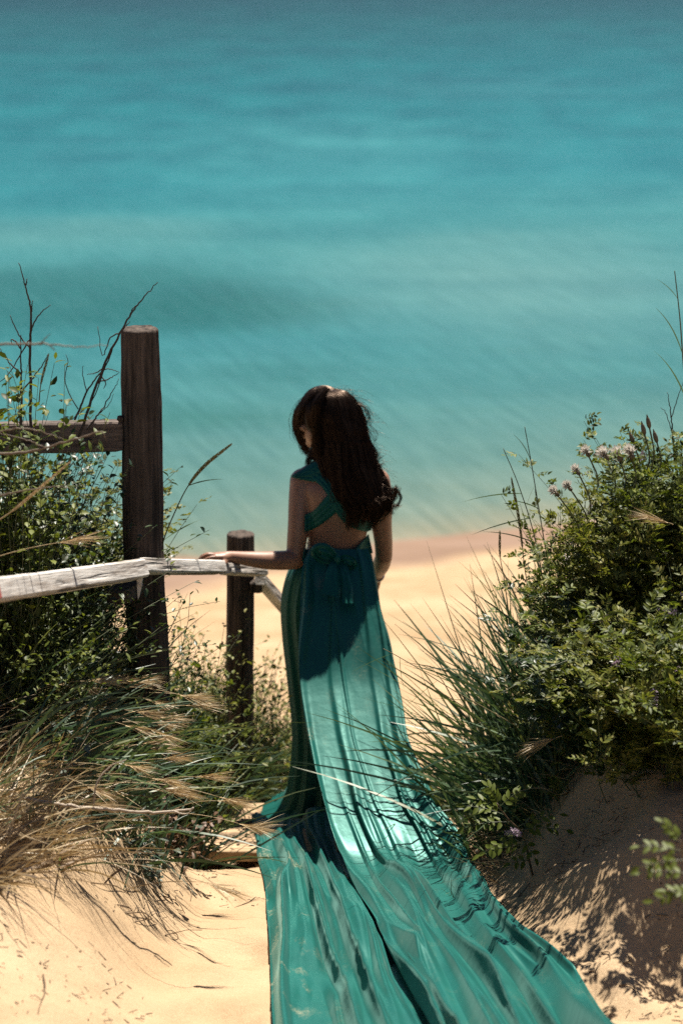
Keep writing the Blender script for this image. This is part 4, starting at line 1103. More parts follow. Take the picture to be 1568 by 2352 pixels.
def seed_stalk(pts, ear, r0, mat_s, mat_e, label, group, name='grass_stalk', er=.0055, cat='grass stalk', leafs=()):
    """pts: stalk (px,py,Y); ear: last part of the path carrying the spike (fraction)"""
    q = np.stack([P(*v) for v in smooth_path(pts, 40)])
    th_ = thing(name, q[0], label, cat, group)
    mb = MB(); add_tube(mb, q, np.linspace(r0, r0 * .55, 40), 6); mb.build('stem', M[mat_s], th_)
    if ear > 0:
        k0 = int(40 * (1 - ear)); e = q[k0:]
        n = max(60, int(np.linalg.norm(e[-1] - e[0]) / .0016))
        t = np.linspace(0, 1, n); f = t * (len(e) - 1); ki = np.minimum(f.astype(int), len(e) - 2); fr = (f - ki)[:, None]
        Bq = e[ki] * (1 - fr) + e[ki + 1] * fr; T = nrm(e[ki + 1] - e[ki])
        az = np.arange(n) * 2.4
        s1 = nrm(np.cross(T, (.2, -1, .1))); s2 = np.cross(T, s1)
        ro = np.cos(az)[:, None] * s1 + np.sin(az)[:, None] * s2
        env = np.sin(np.clip(t * .93 + .07, 0, 1) * math.pi) ** .5
        Dq = nrm(T + ro * .30)
        mb = MB(); leaves(mb, Bq + ro * (er * .35 * env)[:, None], Dq, np.cross(Dq, ro), er * 2.6 * (0.6 + .4 * env), er * .42 * (0.5 + .5 * env), .5, .05)
        mb.build('seed_head', M[mat_e], th_)
    for (t_, d_, L_, w_) in leafs:
        b_ = q[int(t_ * 39)]
        mb = MB(); blade_ribbons(mb, b_[None], np.array([d_], float), np.array([L_]), np.array([.25]), np.array([w_]), 8); mb.build('blade', M['marram'], th_)
    return th_

def barley(p0, d, L, elen, label, group, droop=.5):
    th_ = thing('barley_stalk', p0, label, 'barley stalk', group)
    p0 = np.asarray(p0, float)
    q = blade_paths(p0[None], np.array([d], float), np.array([L]), np.array([droop]), 24)[0]
    mb = MB(); add_tube(mb, q, np.linspace(.0016, .001, 24), 5); mb.build('stem', M['straw'], th_)
    e0 = q[-1]; T = nrm(q[-1] - q[-3])
    s1 = nrm(np.cross(T, (0, 0.3, 1))); s2 = np.cross(T, s1)
    mb = MB(); n = 34
    t = np.linspace(0, 1, n); sd_ = np.where(np.arange(n) % 2, 1, -1)[:, None] * s1
    Bq = e0 + T * (t * elen * .75)[:, None]
    Dq = nrm(T * 1.6 + sd_ * .5 + rng.normal(0, .12, (n, 3)))
    leaves(mb, Bq, Dq, np.cross(Dq, s2), .016, .0022, .5, .0)
    # awns
    na = 44; ta = rng.uniform(0, 1, na)
    Ba = e0 + T * (ta * elen * .75)[:, None]
    Da = nrm(T * 2.2 + s1 * rng.normal(0, .55, (na, 1)) + s2 * rng.normal(0, .35, (na, 1)))
    blade_ribbons(mb, Ba, Da, rng.uniform(.06, .10, na), rng.uniform(0, .15, na), np.full(na, .00085), 4)
    mb.build('ear', M['ear'], th_)
    return th_

def branch(pts, r0, subs, mat, label, cat='twig', name='dry_twig', group=None, r1=.25):
    q = np.stack([P(*v) for v in smooth_path(pts, 36)])
    q = q + rng.normal(0, .0012, q.shape)
    th_ = thing(name, q[0], label, cat, group)
    mb = MB(); add_tube(mb, q, np.linspace(r0, r0 * r1, 36), 6); mb.build('stem', M[mat], th_)
    for sp2 in subs:
        s_ = np.stack([P(*v) for v in smooth_path(sp2, 16)]) + rng.normal(0, .001, (16, 3))
        mb = MB(); add_tube(mb, s_, np.linspace(r0 * .5, r0 * .2, 16), 5); mb.build('side_twig', M[mat], th_)
    return th_

# ---- left side: leafy bushes
GL = 'leafy bushes behind the left handrail'
bush(60, 7.75, 260, 1.02, .20, (.02, 0, 0), 'dark leafy bush rising above the grey upper rail at the left edge', GL, 'leafd', .034, .008, 12, 7, .06, simple=True)
bush(40, 7.28, 120, 1.32, .13, (.03, 0, 0), 'tall broad-leaved shrub that crosses the grey upper rail at the left border', GL, 'leaf', .038, .009, 14, 7, .06, simple=True)
bush(150, 8.1, 220, .80, .17, (.06, 0, 0), 'yellow-green small-leaved bush just left of the tall post', GL, 'leaf2', .022, .005, 11, 9, .05)
bush(40, 7.2, 150, .50, .22, (.04, 0, 0), 'olive leafy bush below the near handrail at the left border', GL, 'leaf', .026, .006, 10, 7, .05, simple=True)
bush(215, 7.7, 190, .62, .18, (.02, 0, 0), 'dark bush hugging the left foot of the tall post', GL, 'leafd', .026, .0065, 10, 7, .05, simple=True)
bush(425, 8.4, 300, .80, .14, (.0, .1, 0), 'green bush between the two posts', GL, 'leaf2', .026, .0062, 9, 7, .05, simple=True)
bush(540, 9.4, 260, .74, .22, (.0, .0, 0), 'blurred yellow-green bush at the foot of the shorter post', GL, 'leaf2', .028, .007, 9, 7, .05, simple=True)
bush(372, 8.0, 150, .60, .12, (.05, 0, 0), 'low leafy sprigs right of the tall post base', GL, 'leaf', .026, .006, 8, 7, .045)
bush(630, 9.5, 150, .55, .16, (0, 0, 0), 'soft green growth beyond the steps left of the skirt', GL, 'leaf2', .026, .006, 8, 7, .05, simple=True)
# low grey-green ground leaves and a brown dying plant on the bank
for (px, Y, lab) in ((150, 6.95, 'grey-green oval-leaved sprig on the sand under the dry grass, nearer the left border'), (330, 7.0, 'grey-green leafy sprig low on the sand bank, below the tall post')):
    bush(px, Y, 16, .16, .10, (.05, -.1, 0), lab, 'grey-green sprigs on the bank', 'leafg', .036, .012, 5, 5, .03, simple=True, t0=.3, name='low_sprig', cat='plant')
bush(372, 7.45, 22, .24, .08, (.12, -.05, 0), 'brown dying plant with withered leaves by the sand path', None, 'brownleaf', .034, .008, 7, 5, .04, stem='stemb', simple=True, name='withered_plant', cat='plant')
# green grass left
GG = 'beach grass clumps left of the steps'
grass_clump(475, 8.95, 150, .52, .3, 1.6, .75, .35, .45, .05, 'arching dark grass clump beside the steps, left of the skirt', GG, 20, .0050)
grass_clump(385, 7.85, 150, .60, .3, 1.2, .55, .3, .30, .06, 'dark green grass clump right behind the tall post base', GG, 12, .0034)
grass_clump(590, 9.2, 130, .50, .2, 1.8, .6, .35, .40, .07, 'blurred grass clump at the shorter post', GG, 8, .0036)
grass_clump(240, 7.9, 90, .62, .6, 1.0, .45, .3, .25, .07, 'upright green grass clump left of the tall post', GG, 10, .0034)
grass_clump(120, 7.0, 90, .50, 1.3, .8, .90, .25, .35, .12, 'long green blades lying across the dry grass', GG, 24, .0050)
grass_clump(190, 6.9, 60, .42, 1.2, .9, .85, .35, .30, .06, 'pale green blades crossing the straw near the dead branch', GG, 20, .0050)
grass_clump(290, 7.2, 90, .52, .2, 1.3, .5, .35, .30, .06, 'green blades criss-crossing in front of the tall post', GG, 24, .0048)
grass_clump(30, 7.3, 80, .55, .8, 1.0, .6, .3, .25, .12, 'upright green blades under the near handrail at the left border', GG, 16, .0046)
grass_clump(450, 8.95, 110, .55, .4, 1.4, .6, .35, .35, .08, 'soft-focus grass clump between the two posts', GG, 14, .0046)

# dry grass mass on the left bank
def dry_mass(n, x0, x1, y0, y1, L, az, azs, tilt, tilts, droop, name, label, mat='straw', W=.0014, rr=None):
    bx = rng.uniform(x0, x1, n); by = rng.uniform(y0, y1, n)
    keep = vnoise(bx * 4, by * 4, 9) > -.22
    if rr is not None: keep &= rr(bx, by)
    bx, by = bx[keep], by[keep]; n = len(bx)
    base = np.stack([bx, by, ground(bx, by) - .005], 1)
    mb = MB(); blade_ribbons(mb, base, cone_dirs(n, az, azs, tilt, tilts), L * rng.uniform(.4, 1.15, n), np.clip(rng.normal(droop, .2, n), 0, 1), W * rng.uniform(.5, 1.5, n), 7)
    o = mb.build(name, M[mat], kind='stuff'); o['label'] = label
    return o
lb_ = lambda x, y: (x < -0.50 - 0.34 * sst(6.35, 7.05, y)) & (y > 5.95 + 2.6 * (np.maximum(x, -1.0) + .9) + 0.25 * vnoise(x * 5, y * 0, 3))
dry_mass(3200, -1.7, -.40, 5.9, 8.4, .17, 1.5, 1.6, 1.15, .3, .3, 'shade_thatch', 'brown dead thatch added to darken the shaded gaps under the dry grass of the left bank', 'litter', .0034, lb_)  # dark litter blades added so the gaps in the straw look densely shaded
dry_mass(5200, -1.7, -.40, 5.9, 8.2, .30, 1.5, .85, 1.0, .35, .35, 'dry_grass', 'straw coloured dry grass matted over the left bank', W=.0021, rr=lb_)
dry_mass(1500, -1.6, -.42, 6.3, 8.6, .34, 1.2, 1.4, .7, .35, .35, 'green_grass', 'green blades growing through the straw on the left bank', 'marram', .0022, lb_)
dry_mass(1500, .42, 1.7, 7.5, 9.0, .32, -.6, 1.3, .7, .35, .4, 'undergrowth_grass', 'dark grass under the right hand bushes', 'marram', .002, lambda x, y: x > .52 - .12 * (y - 7.4))
dry_mass(900, .42, 1.6, 7.2, 8.0, .2, -1.2, 1.2, 1.0, .3, .4, 'dry_undergrowth', 'thin dry stems at the foot of the right hand bushes', 'straw', .0011, lambda x, y: x > .5)
GB = 'barley stalks over the left bank'
bl_labels = ['bristly barley ear spilling onto the sand, tip pointing at the hem of the train', 'bristly barley ear lying lowest on the sand bank', 'barley ear against the foot of the tall post', 'barley ear leaning out under the splintered rail joint', 'pale barley ear crossing the grey-green leaves', 'barley ear at the left border above the bare sand', 'barley ear just under the near handrail at the left border', 'barley ear fanned out over the dead branch', 'barley ear right of the tall post base']
bl_pos = [(235, 6.85, (1, -.35, .8), .42), (150, 6.35, (1, -.15, .35), .34), (330, 7.25, (.8, -.1, 1.3), .30), (150, 7.1, (1.0, .1, 1.2), .42), (210, 6.9, (.9, -.2, .9), .25), (-20, 6.45, (.9, 0, .5), .25), (-10, 7.1, (1, 0, 1.5), .36), (120, 6.75, (1, -.2, .8), .3), (400, 7.3, (.7, .1, 1.1), .27)]
for lab, (px, Y, d, L) in zip(bl_labels, bl_pos):
    barley(on(px, Y), d, L, .07, lab, GB)
for k in range(20):
    px = rng.uniform(-30, 240); Y = rng.uniform(6.6, 7.5)
    barley(on(px, Y) + (0, 0, .02), (1, rng.normal(-.1, .4), rng.uniform(.5, 1.6)), rng.uniform(.22, .42), rng.uniform(.05, .075), 'bristly straw-coloured barley ear among the matted dry grass', 'barley ears tangled in the dry grass', rng.uniform(.3, .7))

# ---- left side: single twigs and stalks
branch([(180, 1010, 7.7), (235, 850, 7.7), (290, 740, 7.7), (325, 690, 7.7), (362, 648, 7.7)], .0055,
       [[(276, 765, 7.7), (255, 775, 7.7), (236, 815, 7.7), (225, 748, 7.72)], [(262, 790, 7.7), (244, 840, 7.7), (212, 920, 7.7), (165, 965, 7.72)], [(298, 728, 7.7), (306, 708, 7.7), (315, 706, 7.7)],
        [(240, 842, 7.7), (222, 856, 7.7), (200, 860, 7.7)], [(280, 758, 7.7), (300, 738, 7.7)], [(222, 880, 7.7), (250, 870, 7.7), (272, 858, 7.7)], [(230, 860, 7.7), (243, 880, 7.7), (238, 892, 7.7)]],
       'twig', 'long bare dark twig slanting up past the top of the tall post')
branch([(165, 985, 7.8), (200, 900, 7.8), (240, 850, 7.8), (275, 855, 7.8)], .004, [[(200, 900, 7.8), (190, 860, 7.8), (192, 840, 7.8)], [(180, 940, 7.8), (150, 880, 7.8), (157, 830, 7.8), (152, 815, 7.8)]], 'twig', 'thin forked twig just left of the tall post, under the long one')
branch([(200, 985, 7.6), (235, 940, 7.6), (275, 870, 7.6)], .0035, [[(228, 950, 7.6), (250, 930, 7.6), (262, 905, 7.6)]], 'twig', 'short dark twig rising over the grey upper rail to the tall post')
branch([(72, 1000, 7.65), (70, 800, 7.65), (72, 715, 7.65), (60, 660, 7.65), (43, 604, 7.65)], .0055,
       [[(72, 760, 7.65), (85, 730, 7.65), (102, 712, 7.65), (116, 700, 7.65)], [(70, 780, 7.65), (50, 810, 7.65), (20, 860, 7.65), (-5, 880, 7.65)], [(60, 655, 7.65), (63, 640, 7.65)], [(72, 715, 7.65), (76, 690, 7.65)], [(70, 800, 7.65), (45, 770, 7.65), (28, 735, 7.65), (24, 725, 7.65)]],
       'twig', 'tall bare twig standing upright near the left border')
branch([(48, 1010, 7.6), (50, 900, 7.6), (48, 770, 7.6)], .006, [[(50, 860, 7.6), (20, 830, 7.6), (0, 800, 7.6)], [(49, 800, 7.6), (30, 780, 7.6), (26, 790, 7.6)], [(50, 900, 7.6), (90, 850, 7.6), (110, 815, 7.6)]], 'twig', 'thick dark stem in front of the leafy shrub at the left border')
branch([(-60, 792, 5.6), (60, 790, 5.6), (120, 790, 5.6), (180, 797, 5.6), (248, 793, 5.62)], .0035, [[(90, 790, 5.6), (105, 778, 5.6), (118, 766, 5.6)], [(115, 791, 5.6), (128, 806, 5.6)]], 'stemb', 'blurred dry stem lying level across the view at the left, above the rail')
branch([(-60, 1045, 6.3), (60, 1038, 6.3), (150, 1015, 6.3), (215, 995, 6.3), (236, 992, 6.3), (243, 1008, 6.3)], .0042, [[(100, 1027, 6.3), (60, 1010, 6.3), (0, 995, 6.3)]], 'stemb', 'pale dry hooked stem in front of the grey upper rail')
branch([(-50, 1010, 6.2), (30, 985, 6.2), (90, 990, 6.2), (150, 1010, 6.2)], .003, [], 'stemb', 'thin dry stem in front of the grey upper rail, left of the hooked one')
branch([(-50, 1150, 6.2), (40, 1130, 6.2), (120, 1118, 6.2), (165, 1122, 6.2)], .003, [], 'stemb', 'thin dry stem between the two rails at the left border')
branch([(60, 1835, 6.4), (150, 1850, 6.4), (260, 1860, 6.42), (340, 1866, 6.45), (420, 1862, 6.5), (446, 1855, 6.5)], .0062,
       [[(330, 1866, 6.45), (345, 1880, 6.45), (350, 1905, 6.45)], [(215, 1856, 6.41), (222, 1800, 6.42), (255, 1760, 6.44), (290, 1745, 6.44)], [(400, 1864, 6.48), (420, 1870, 6.48), (440, 1864, 6.48)]], 'paletwig', 'bleached dead branch lying across the left bank above the bare sand', 'branch', 'dead_branch', None, .45)
branch([(420, 1905, 7.65), (430, 1940, 7.66), (460, 1965, 7.68), (510, 1985, 7.68), (545, 1985, 7.70)], .003, [], 'stemb', 'curved brown stem on the sand at the left end of the pale plank')
seed_stalk([(360, 1300, 7.75), (378, 1235, 7.75), (398, 1185, 7.75), (430, 1120, 7.75), (470, 1070, 7.75), (529, 1022, 7.75)], .38, .0028, 'stem', 'spike', 'long green seed head arching out right of the tall post', None, er=.0062, leafs=((.62, (.9, .1, .35), .11, .0022), (.2, (.7, .2, .5), .2, .0025)))
seed_stalk([(-30, 1210, 6.35), (20, 1180, 6.35), (70, 1140, 6.35), (160, 1062, 6.35)], .62, .0022, 'straw', 'ear', 'blurred straw-coloured seed head above the near handrail', None, er=.0045)
seed_stalk([(90, 930, 7.6), (95, 880, 7.6), (112, 815, 7.6)], .55, .0022, 'stem', 'spike', 'small upright seed head among the twigs above the grey upper rail', None, er=.0045)
barley(P(-40, 1290, 6.6), (1, 0, .35), .22, .08, 'bristly barley ear just above the near handrail', GB, .1)

# ---- right side
GR = 'leafy bushes on the right bank'
bush(1405, 7.75, 220, .68, .14, (-.06, 0, 0), 'leafy bush under the fluffy seed heads, at the left of the right-hand thicket', GR, 'leaf', .026, .0040, 17, 9, .045, flower=2)
bush(1450, 7.6, 250, .86, .16, (0, -.05, 0), 'tall leafy bush with spikes of lilac flowers in the middle of the right-hand thicket', GR, 'leaf2', .027, .0042, 19, 9, .05, flower=4)
bush(1560, 7.7, 240, 1.05, .18, (-.02, -.05, 0), 'tallest leafy bush of the thicket, at the right border', GR, 'leaf', .027, .0043, 19, 9, .05, flower=3)
bush(1500, 7.06, 125, .56, .18, (-.10, -.18, 0), 'leafy bush with lilac spikes low at the front of the right-hand thicket', GR, 'leaf2', .028, .0046, 15, 9, .05, flower=7)
bush(1600, 6.98, 95, .70, .20, (-.10, -.22, 0), 'dark leafy bush overhanging the shaded sand at the right border', GR, 'leaf', .029, .0050, 15, 9, .055, flower=5)
bush(1390, 7.5, 120, .42, .12, (-.12, -.1, 0), 'lilac-flowered bush low among the beach grass, nearest the train', GR, 'leaf2', .027, .0044, 12, 9, .05, flower=5)
bush(1440, 7.25, 130, .44, .16, (-.05, -.12, 0), 'dense dark bush at the foot of the thicket over the shaded slope', GR, 'leafd', .027, .0046, 13, 9, .05)
bush(1370, 8.15, 60, .40, .12, (-.1, 0, 0), 'green bush behind the beach grass clumps', GR, 'leaf2', .022, .005, 11, 7, .05, simple=True)
bush(1490, 8.2, 110, .80, .20, (0, 0, 0), 'bush at the back of the thicket below the dark buds', GR, 'leaf2', .022, .0048, 14, 9, .045)
GRG = 'beach grass clumps right of the train'
grass_clump(1225, 8.0, 170, .88, -.9, 1.2, .42, .30, .20, .09, 'tall upright beach grass clump below the slender ear', GRG, 30, .0054)
grass_clump(1220, 7.9, 170, .74, -.9, 1.1, .55, .30, .25, .09, 'arching beach grass clump whose blades reach toward the dress', GRG, 30, .0052)
grass_clump(1140, 8.2, 150, .52, -.9, 1.4, .60, .35, .32, .08, 'low spreading beach grass clump at the edge of the skirt', GRG, 16, .0045)
grass_clump(1280, 7.75, 150, .78, -.8, 1.3, .50, .32, .25, .09, 'grey-green beach grass clump in front of the leafy thicket', GRG, 30, .0054)
grass_clump(1045, 8.8, 150, .42, -1.0, 1.4, .8, .35, .36, .08, 'blurred beach grass clump beyond the steps right of the skirt', GRG, 8, .0042)
grass_clump(1210, 7.85, 80, .36, -.4, 1.2, .6, .3, .35, .06, 'short grass clump at the edge of the train in the shade', GRG, 14, .0042)
grass_clump(1330, 7.85, 80, .88, -.5, 1.2, .35, .25, .15, .07, 'tall thin grass clump rising from the thicket beside the fluffy seed heads', GRG, 14, .0046)
grass_clump(1300, 7.62, 90, .46, -.9, 1.4, .7, .35, .30, .08, 'dark grass clump under the lilac-flowered bush', GRG, 14, .0044)
# stalks
seed_stalk([(1255, 1560, 7.7), (1225, 1430, 7.7), (1205, 1310, 7.7), (1192, 1200, 7.7), (1174, 1100, 7.7)], .40, .0024, 'stem', 'spike', 'upright tan ear of grass against the beach, right of the woman', None, er=.005)
seed_stalk([(1290, 1560, 7.75), (1275, 1400, 7.75), (1250, 1250, 7.75), (1222, 1080, 7.75), (1204, 980, 7.75)], 0, .0026, 'stem', 'spike', 'tallest thin green stalk right of the tan ear', None, leafs=((.80, (-.35, 0, .9), .12, .002), (.7, (.05, 0, -.9), .10, .002), (.62, (-.9, 0, .5), .10, .002)))
seed_stalk([(1280, 1600, 7.75), (1262, 1430, 7.75), (1228, 1240, 7.75), (1192, 1120, 7.75), (1155, 1030, 7.75)], 0, .0026, 'stem', 'spike', 'thin stalk with side blades leaning left over the tan ear', None, leafs=((.72, (-1, 0, .02), .17, .0022), (.60, (-1, 0, -.15), .17, .0024), (.50, (-.85, 0, .4), .17, .0022), (.66, (.2, 0, 1), .12, .0018)))
seed_stalk([(1175, 1500, 7.9), (1160, 1350, 7.9), (1148, 1280, 7.9), (1147, 1222, 7.9)], .35, .0022, 'stem', 'spike', 'short blurred ear standing left of the tan ear', None, er=.0045)
seed_stalk([(1190, 1670, 7.2), (1120, 1630, 7.2), (1040, 1585, 7.2), (960, 1535, 7.2), (905, 1503, 7.2), (880, 1490, 7.2)], 0, .0019, 'spike', 'spike', 'dry grass stem reaching across the skirt of the dress', None, leafs=((.84, (-1, 0, -.35), .12, .0012), (.76, (.02, 0, -1), .09, .001), (.5, (-.85, 0, -.7), .13, .0013)))
seed_stalk([(1590, 1080, 7.6), (1570, 860, 7.6), (1560, 730, 7.6), (1548, 622, 7.6)], 0, .003, 'stem', 'spike', 'tall thin reed at the right border reaching over the sea', None, leafs=((.45, (-.35, 0, 1), .20, .002), (.25, (-.35, 0, .9), .22, .0026), (.8, (-.55, 0, .8), .10, .0012)))
branch([(1550, 1080, 7.7), (1540, 960, 7.7), (1532, 900, 7.7)], .0035, [[(1540, 960, 7.7), (1560, 900, 7.7), (1575, 860, 7.7)], [(1545, 1000, 7.7), (1528, 950, 7.7), (1515, 935, 7.7)]], 'twig', 'dark bare twig above the thicket at the right border')
barley(P(1545, 1205, 7.2), (-1, -.1, .55), .015, .08, 'pale barley ear lying on the thicket leaves at the right', GB, .1)
barley(P(1290, 1690, 7.1), (-1, -.1, -.25), .02, .075, 'pale barley ear drooping beside the lilac flowers', GB, .1)
# goatsbeard seed heads and buds
def seedhead(px, py, Y, base, label, open_=True, size=.022):
    top = P(px, py, Y); b_ = P(*base)
    th_ = thing('fluffy_seed_head' if open_ else 'flower_bud', b_, label, 'seed head' if open_ else 'flower bud', 'fluffy seed heads over the right thicket' if open_ else 'dark pointed buds over the right thicket')
    mid = 0.5 * (top + b_) + (0.012, 0, -.01)
    q = smooth_path([b_, mid, top], 14)
    mb = MB(); add_tube(mb, q, np.linspace(.0022, .003, 14), 6); mb.build('stem', M['stem'], th_)
    d = nrm(q[-1] - q[-3]); s1 = nrm(np.cross(d, (0, 1, .1))); s2 = np.cross(d, s1)
    mb = MB()
    prof = [(0, .25), (.18, .8), (.45, 1), (.75, .75), (1.0, .45 if open_ else .12)]
    pts = np.stack([top + d * (size * (1.7 if not open_ else 1.2) * t) for t, _ in prof]); add_tube(mb, pts, [size * (.38 if open_ else .30) * r for _, r in prof], 9)
    az = np.arange(8) * .785
    ro = np.cos(az)[:, None] * s1 + np.sin(az)[:, None] * s2
    leaves(mb, top + d * size * .2 + ro * size * (.3 if open_ else .26), nrm(d * 1.6 + ro * (.02 if open_ else -.20)), np.cross(ro, d) + 0 * ro, size * (1.7 if not open_ else 1.1), size * .18, .3, 0)
    mb.build('calyx', M['calyx'], th_)
    if open_:
        n = 220; rd = nrm(rng.normal(0, 1, (n, 3)) * .9 + d * 1.1 + np.array((-.7, -.2, .35)))
        mb = MB(); B0 = np.repeat((top + d * size * 1.0)[None], n, 0)
        blade_ribbons(mb, B0, rd, size * rng.uniform(.6, 1.5, n), np.zeros(n), np.full(n, .0017), 4)
        mb.build('pappus', M['fluff'], th_)
for px, py, base, lab in ((1282, 1140, (1330, 1215, 7.5), 'lowest fluffy white seed head, leaning left over the beach'), (1330, 1092, (1355, 1170, 7.5), 'fluffy white seed head on a dark neck between the lowest one and the bushes'),
                          (1312, 1128, (1350, 1200, 7.5), 'small half-closed seed head beside the lowest fluffy one'), (1352, 1050, (1372, 1120, 7.5), 'small pale seed head standing free above the others'),
                          (1395, 1062, (1410, 1130, 7.45), 'wide white seed head pressed against the thicket leaves'), (1425, 1062, (1430, 1130, 7.45), 'bright white seed head in the middle of the white cluster'), (1452, 1058, (1450, 1130, 7.45), 'rightmost white seed head of the cluster behind the leaves')):
    big = px in (1395, 1425, 1452)
    seedhead(px, py, base[2], base, lab, True, .026 if big else .019)
for px, py, base, lab in ((1455, 1022, (1464, 1090, 7.5), 'single dark pointed bud, leftmost of the buds'), (1480, 1000, (1484, 1080, 7.5), 'dark bud, middle of the tight row'), (1491, 985, (1494, 1080, 7.5), 'tallest dark pointed bud above the thicket'), (1508, 1018, (1510, 1080, 7.5), 'short dark bud right of the tallest')):
    seedhead(px, py, base[2], base, lab, False, .026)
lf = thing('small_white_flower', P(1300, 1300, 7.6), 'tiny pale lilac flower cluster low among the grass right of the tan ear', 'flower')
mb = MB(); rd = nrm(rng.normal(0, 1, (26, 3)) + (0, -.6, .4)); leaves(mb, P(1302, 1288, 7.6) + rng.normal(0, .008, (26, 3)), rd, np.cross(rd, (0.2, .1, 1)), .011, .0045, .2, .1); mb.build('petals', M['fluff'], lf)
mb = MB(); add_tube(mb, [P(1312, 1400, 7.62), P(1306, 1340, 7.6), P(1302, 1292, 7.6)], .0013, 5); mb.build('stem', M['stem'], lf)

# small plant standing alone on the sand right of the train
def liquorice(base, pts, side, label, scale=1.0, blades=()):
    q = np.stack([P(*v) for v in smooth_path(pts, 24)])
    th_ = thing('wild_liquorice', q[0], label, 'plant')
    mb = MB(); add_tube(mb, q, np.linspace(.0045, .0022, 24) * scale, 7); mb.build('stem', M['stemb'], th_)
    for (t, d, L, n) in side:
        b_ = q[int(t * 23)]; d = nrm(np.array(d, float))
        rq = blade_paths(b_[None], d[None], np.array([L]), np.array([.25]), 14)[0]
        mb = MB(); add_tube(mb, rq, np.linspace(.0013, .0007, 14), 5); st_ = mb.build('leaf_stalk', M['stem'], th_)
        T = nrm(np.gradient(rq, axis=0)); sd0 = nrm(np.cross(T, (0, -.5, 1)))
        for k in range(n):
            i_ = min(13, int(2 + 11 * (k // 2 + .6) / (n / 2))); sg_ = 1 if k % 2 else -1
            if k == n - 1: i_, sg_ = 13, 0
            Dq = nrm(T[i_] * .6 + sd0[i_] * sg_ * .8 + rng.normal(0, .12, 3))
            mb = MB(); leaves(mb, rq[i_][None], Dq[None], np.cross(Dq, np.cross(sd0[i_], T[i_]) + rng.normal(0, .25, 3))[None], np.array([rng.uniform(.028, .036) * scale]), np.array([.0075 * scale]), .3, .15)
            mb.build('leaf', M['leaf'], st_)
    return th_, q
lq, qq = liquorice(None, [(1246, 2080, 7.05), (1228, 2030, 7.04), (1215, 1980, 7.02), (1205, 1935, 7.0), (1190, 1905, 6.99), (1165, 1880, 6.97), (1140, 1845, 6.95)],
    [(.97, (-.3, 0, 1), .09, 11), (.97, (.7, .1, .8), .10, 9), (.9, (-1, .1, .45), .12, 11), (.8, (-1, -.1, .1), .13, 11), (.72, (1, 0, .6), .13, 9), (.66, (1, -.1, .25), .13, 9), (.62, (-.8, 0, -.35), .12, 9), (.5, (-.9, .1, -.1), .11, 9), (.55, (.35, -.3, -.5), .05, 5), (.95, (-.7, -.2, .7), .10, 9), (.35, (-.8, -.2, .1), .05, 5)],
    'small leafy plant with lilac flowers alone on the dappled sand beside the train')
flower_spike(lq, P(1195, 1922, 6.98), nrm(np.array((-.5, -.3, .6))), .05); flower_spike(lq, P(1185, 1912, 6.97), nrm(np.array((-.7, -.3, .1))), .04)
lq2, _ = liquorice(None, [(1600, 2085, 5.0), (1590, 2030, 5.0), (1575, 1980, 5.0), (1560, 1930, 5.0)], [(.98, (-.4, 0, .8), .07, 9), (.85, (-1, 0, .35), .09, 9), (.7, (-1, 0, .0), .09, 9), (.5, (-.9, 0, .2), .10, 9), (.3, (-1, 0, -.2), .08, 9), (.2, (-.8, 0, .3), .06, 7)],
    'out of focus leafy sprig entering at the right border above the bright sand', .8)
grass_clump(1090, 7.12, 26, .13, -.6, 1.4, .7, .4, .3, .03, 'small grass seedling tuft at the foot of the lone leafy plant', GRG, 8, .002)
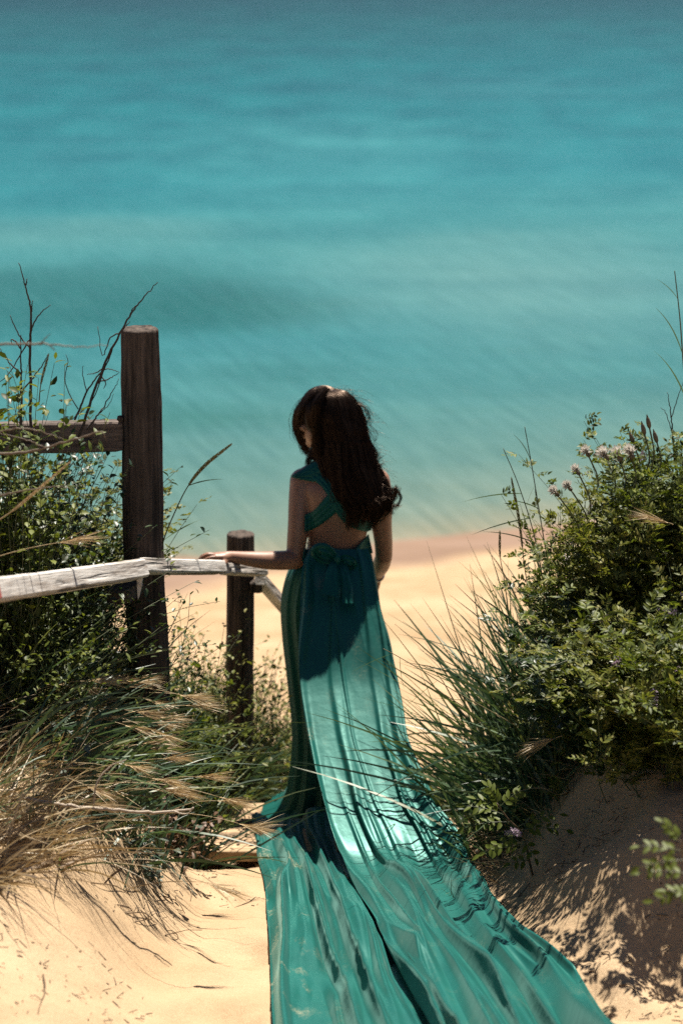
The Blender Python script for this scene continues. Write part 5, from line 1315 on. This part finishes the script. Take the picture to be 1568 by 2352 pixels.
# bits of litter on the sand
GD = 'dry stem bits scattered on the bare sand'
for k, (px, py, dx, dy, L) in enumerate(((290, 2100, 60, 12, 3), (270, 2080, 40, 30, 4), (375, 2060, 50, 40, 3), (430, 2030, 8, 40, 2), (310, 2120, 50, 3, 3), (380, 2150, 30, 6, 2), (1430, 2215, 20, 6, 1), (1420, 2265, 40, 16, 1), (1380, 2190, 20, 14, 1), (1490, 2290, 30, 8, 1), (1350, 2235, 16, 12, 1), (480, 1800, 60, 30, 4), (100, 2240, -12, 90, 1), (210, 2030, 90, 28, 1))):
    p0 = hit(px, py); p1 = hit(px + dx, py + dy)
    side_ = 'left' if px < 700 else 'right'
    th_ = thing('dry_stem_bit', p0, 'dry stem bit lying on the bare sand %s of the train' % side_, 'dry stem', GD + ', ' + side_)
    mb = MB(); qx = smooth_path([p0, .5 * (p0 + p1) + (0.01, 0.01, .006), p1], 10); qx[:, 2] = np.maximum(qx[:, 2], ground(qx[:, 0], qx[:, 1])) + .003
    add_tube(mb, qx, np.linspace(.0022, .0012, 10), 5)
    for j_ in range(L):
        a_ = qx[rng.integers(2, 9)]; b_ = a_ + np.array((rng.normal(0, .03), rng.normal(0, .04), .012)); add_tube(mb, np.stack([a_, .5 * (a_ + b_) + (0, 0, .006), b_]), .0011, 4)
    mb.build('stem', M['litter'], th_)
def litter(n, x0, x1, y0, y1, rr, name, label):
    bx = rng.uniform(x0, x1, n); by = rng.uniform(y0, y1, n); keep = rr(bx, by); bx, by = bx[keep], by[keep]; n = len(bx)
    az = rng.uniform(0, 6.28, n); L = rng.exponential(.010, n) + .003
    B0 = np.stack([bx, by, ground(bx, by) + .002], 1); d = np.stack([np.cos(az), np.sin(az), rng.uniform(-.05, .2, n)], 1)
    mb = MB(); Pn = B0[:, None] + d[:, None] * (L[:, None] * np.linspace(0, 1, 4)[None])[..., None]
    Pn[..., 2] = np.maximum(Pn[..., 2], ground(Pn[..., 0], Pn[..., 1]) + .002)
    strands(mb, Pn, np.full((n, 4), .0013) * rng.uniform(.5, 1.3, n)[:, None], 4)
    o = mb.build(name, M['litter'], kind='stuff'); o['label'] = label
litter(1500, -1.4, -.25, 5.3, 7.7, lambda x, y: (vnoise(x * 5, y * 5, 3) > .0) & (y > 5.3 - .6 * (x + .9)) , 'plant_litter', 'dark crumbs and stem bits scattered on the sand left of the train')
litter(2200, .45, 1.6, 5.5, 7.5, lambda x, y: vnoise(x * 5, y * 5, 4) > -.05, 'plant_litter', 'dark crumbs and stem bits scattered on the sand right of the train')

for o in bpy.data.objects:
    if '_w' in o: del o['_w']
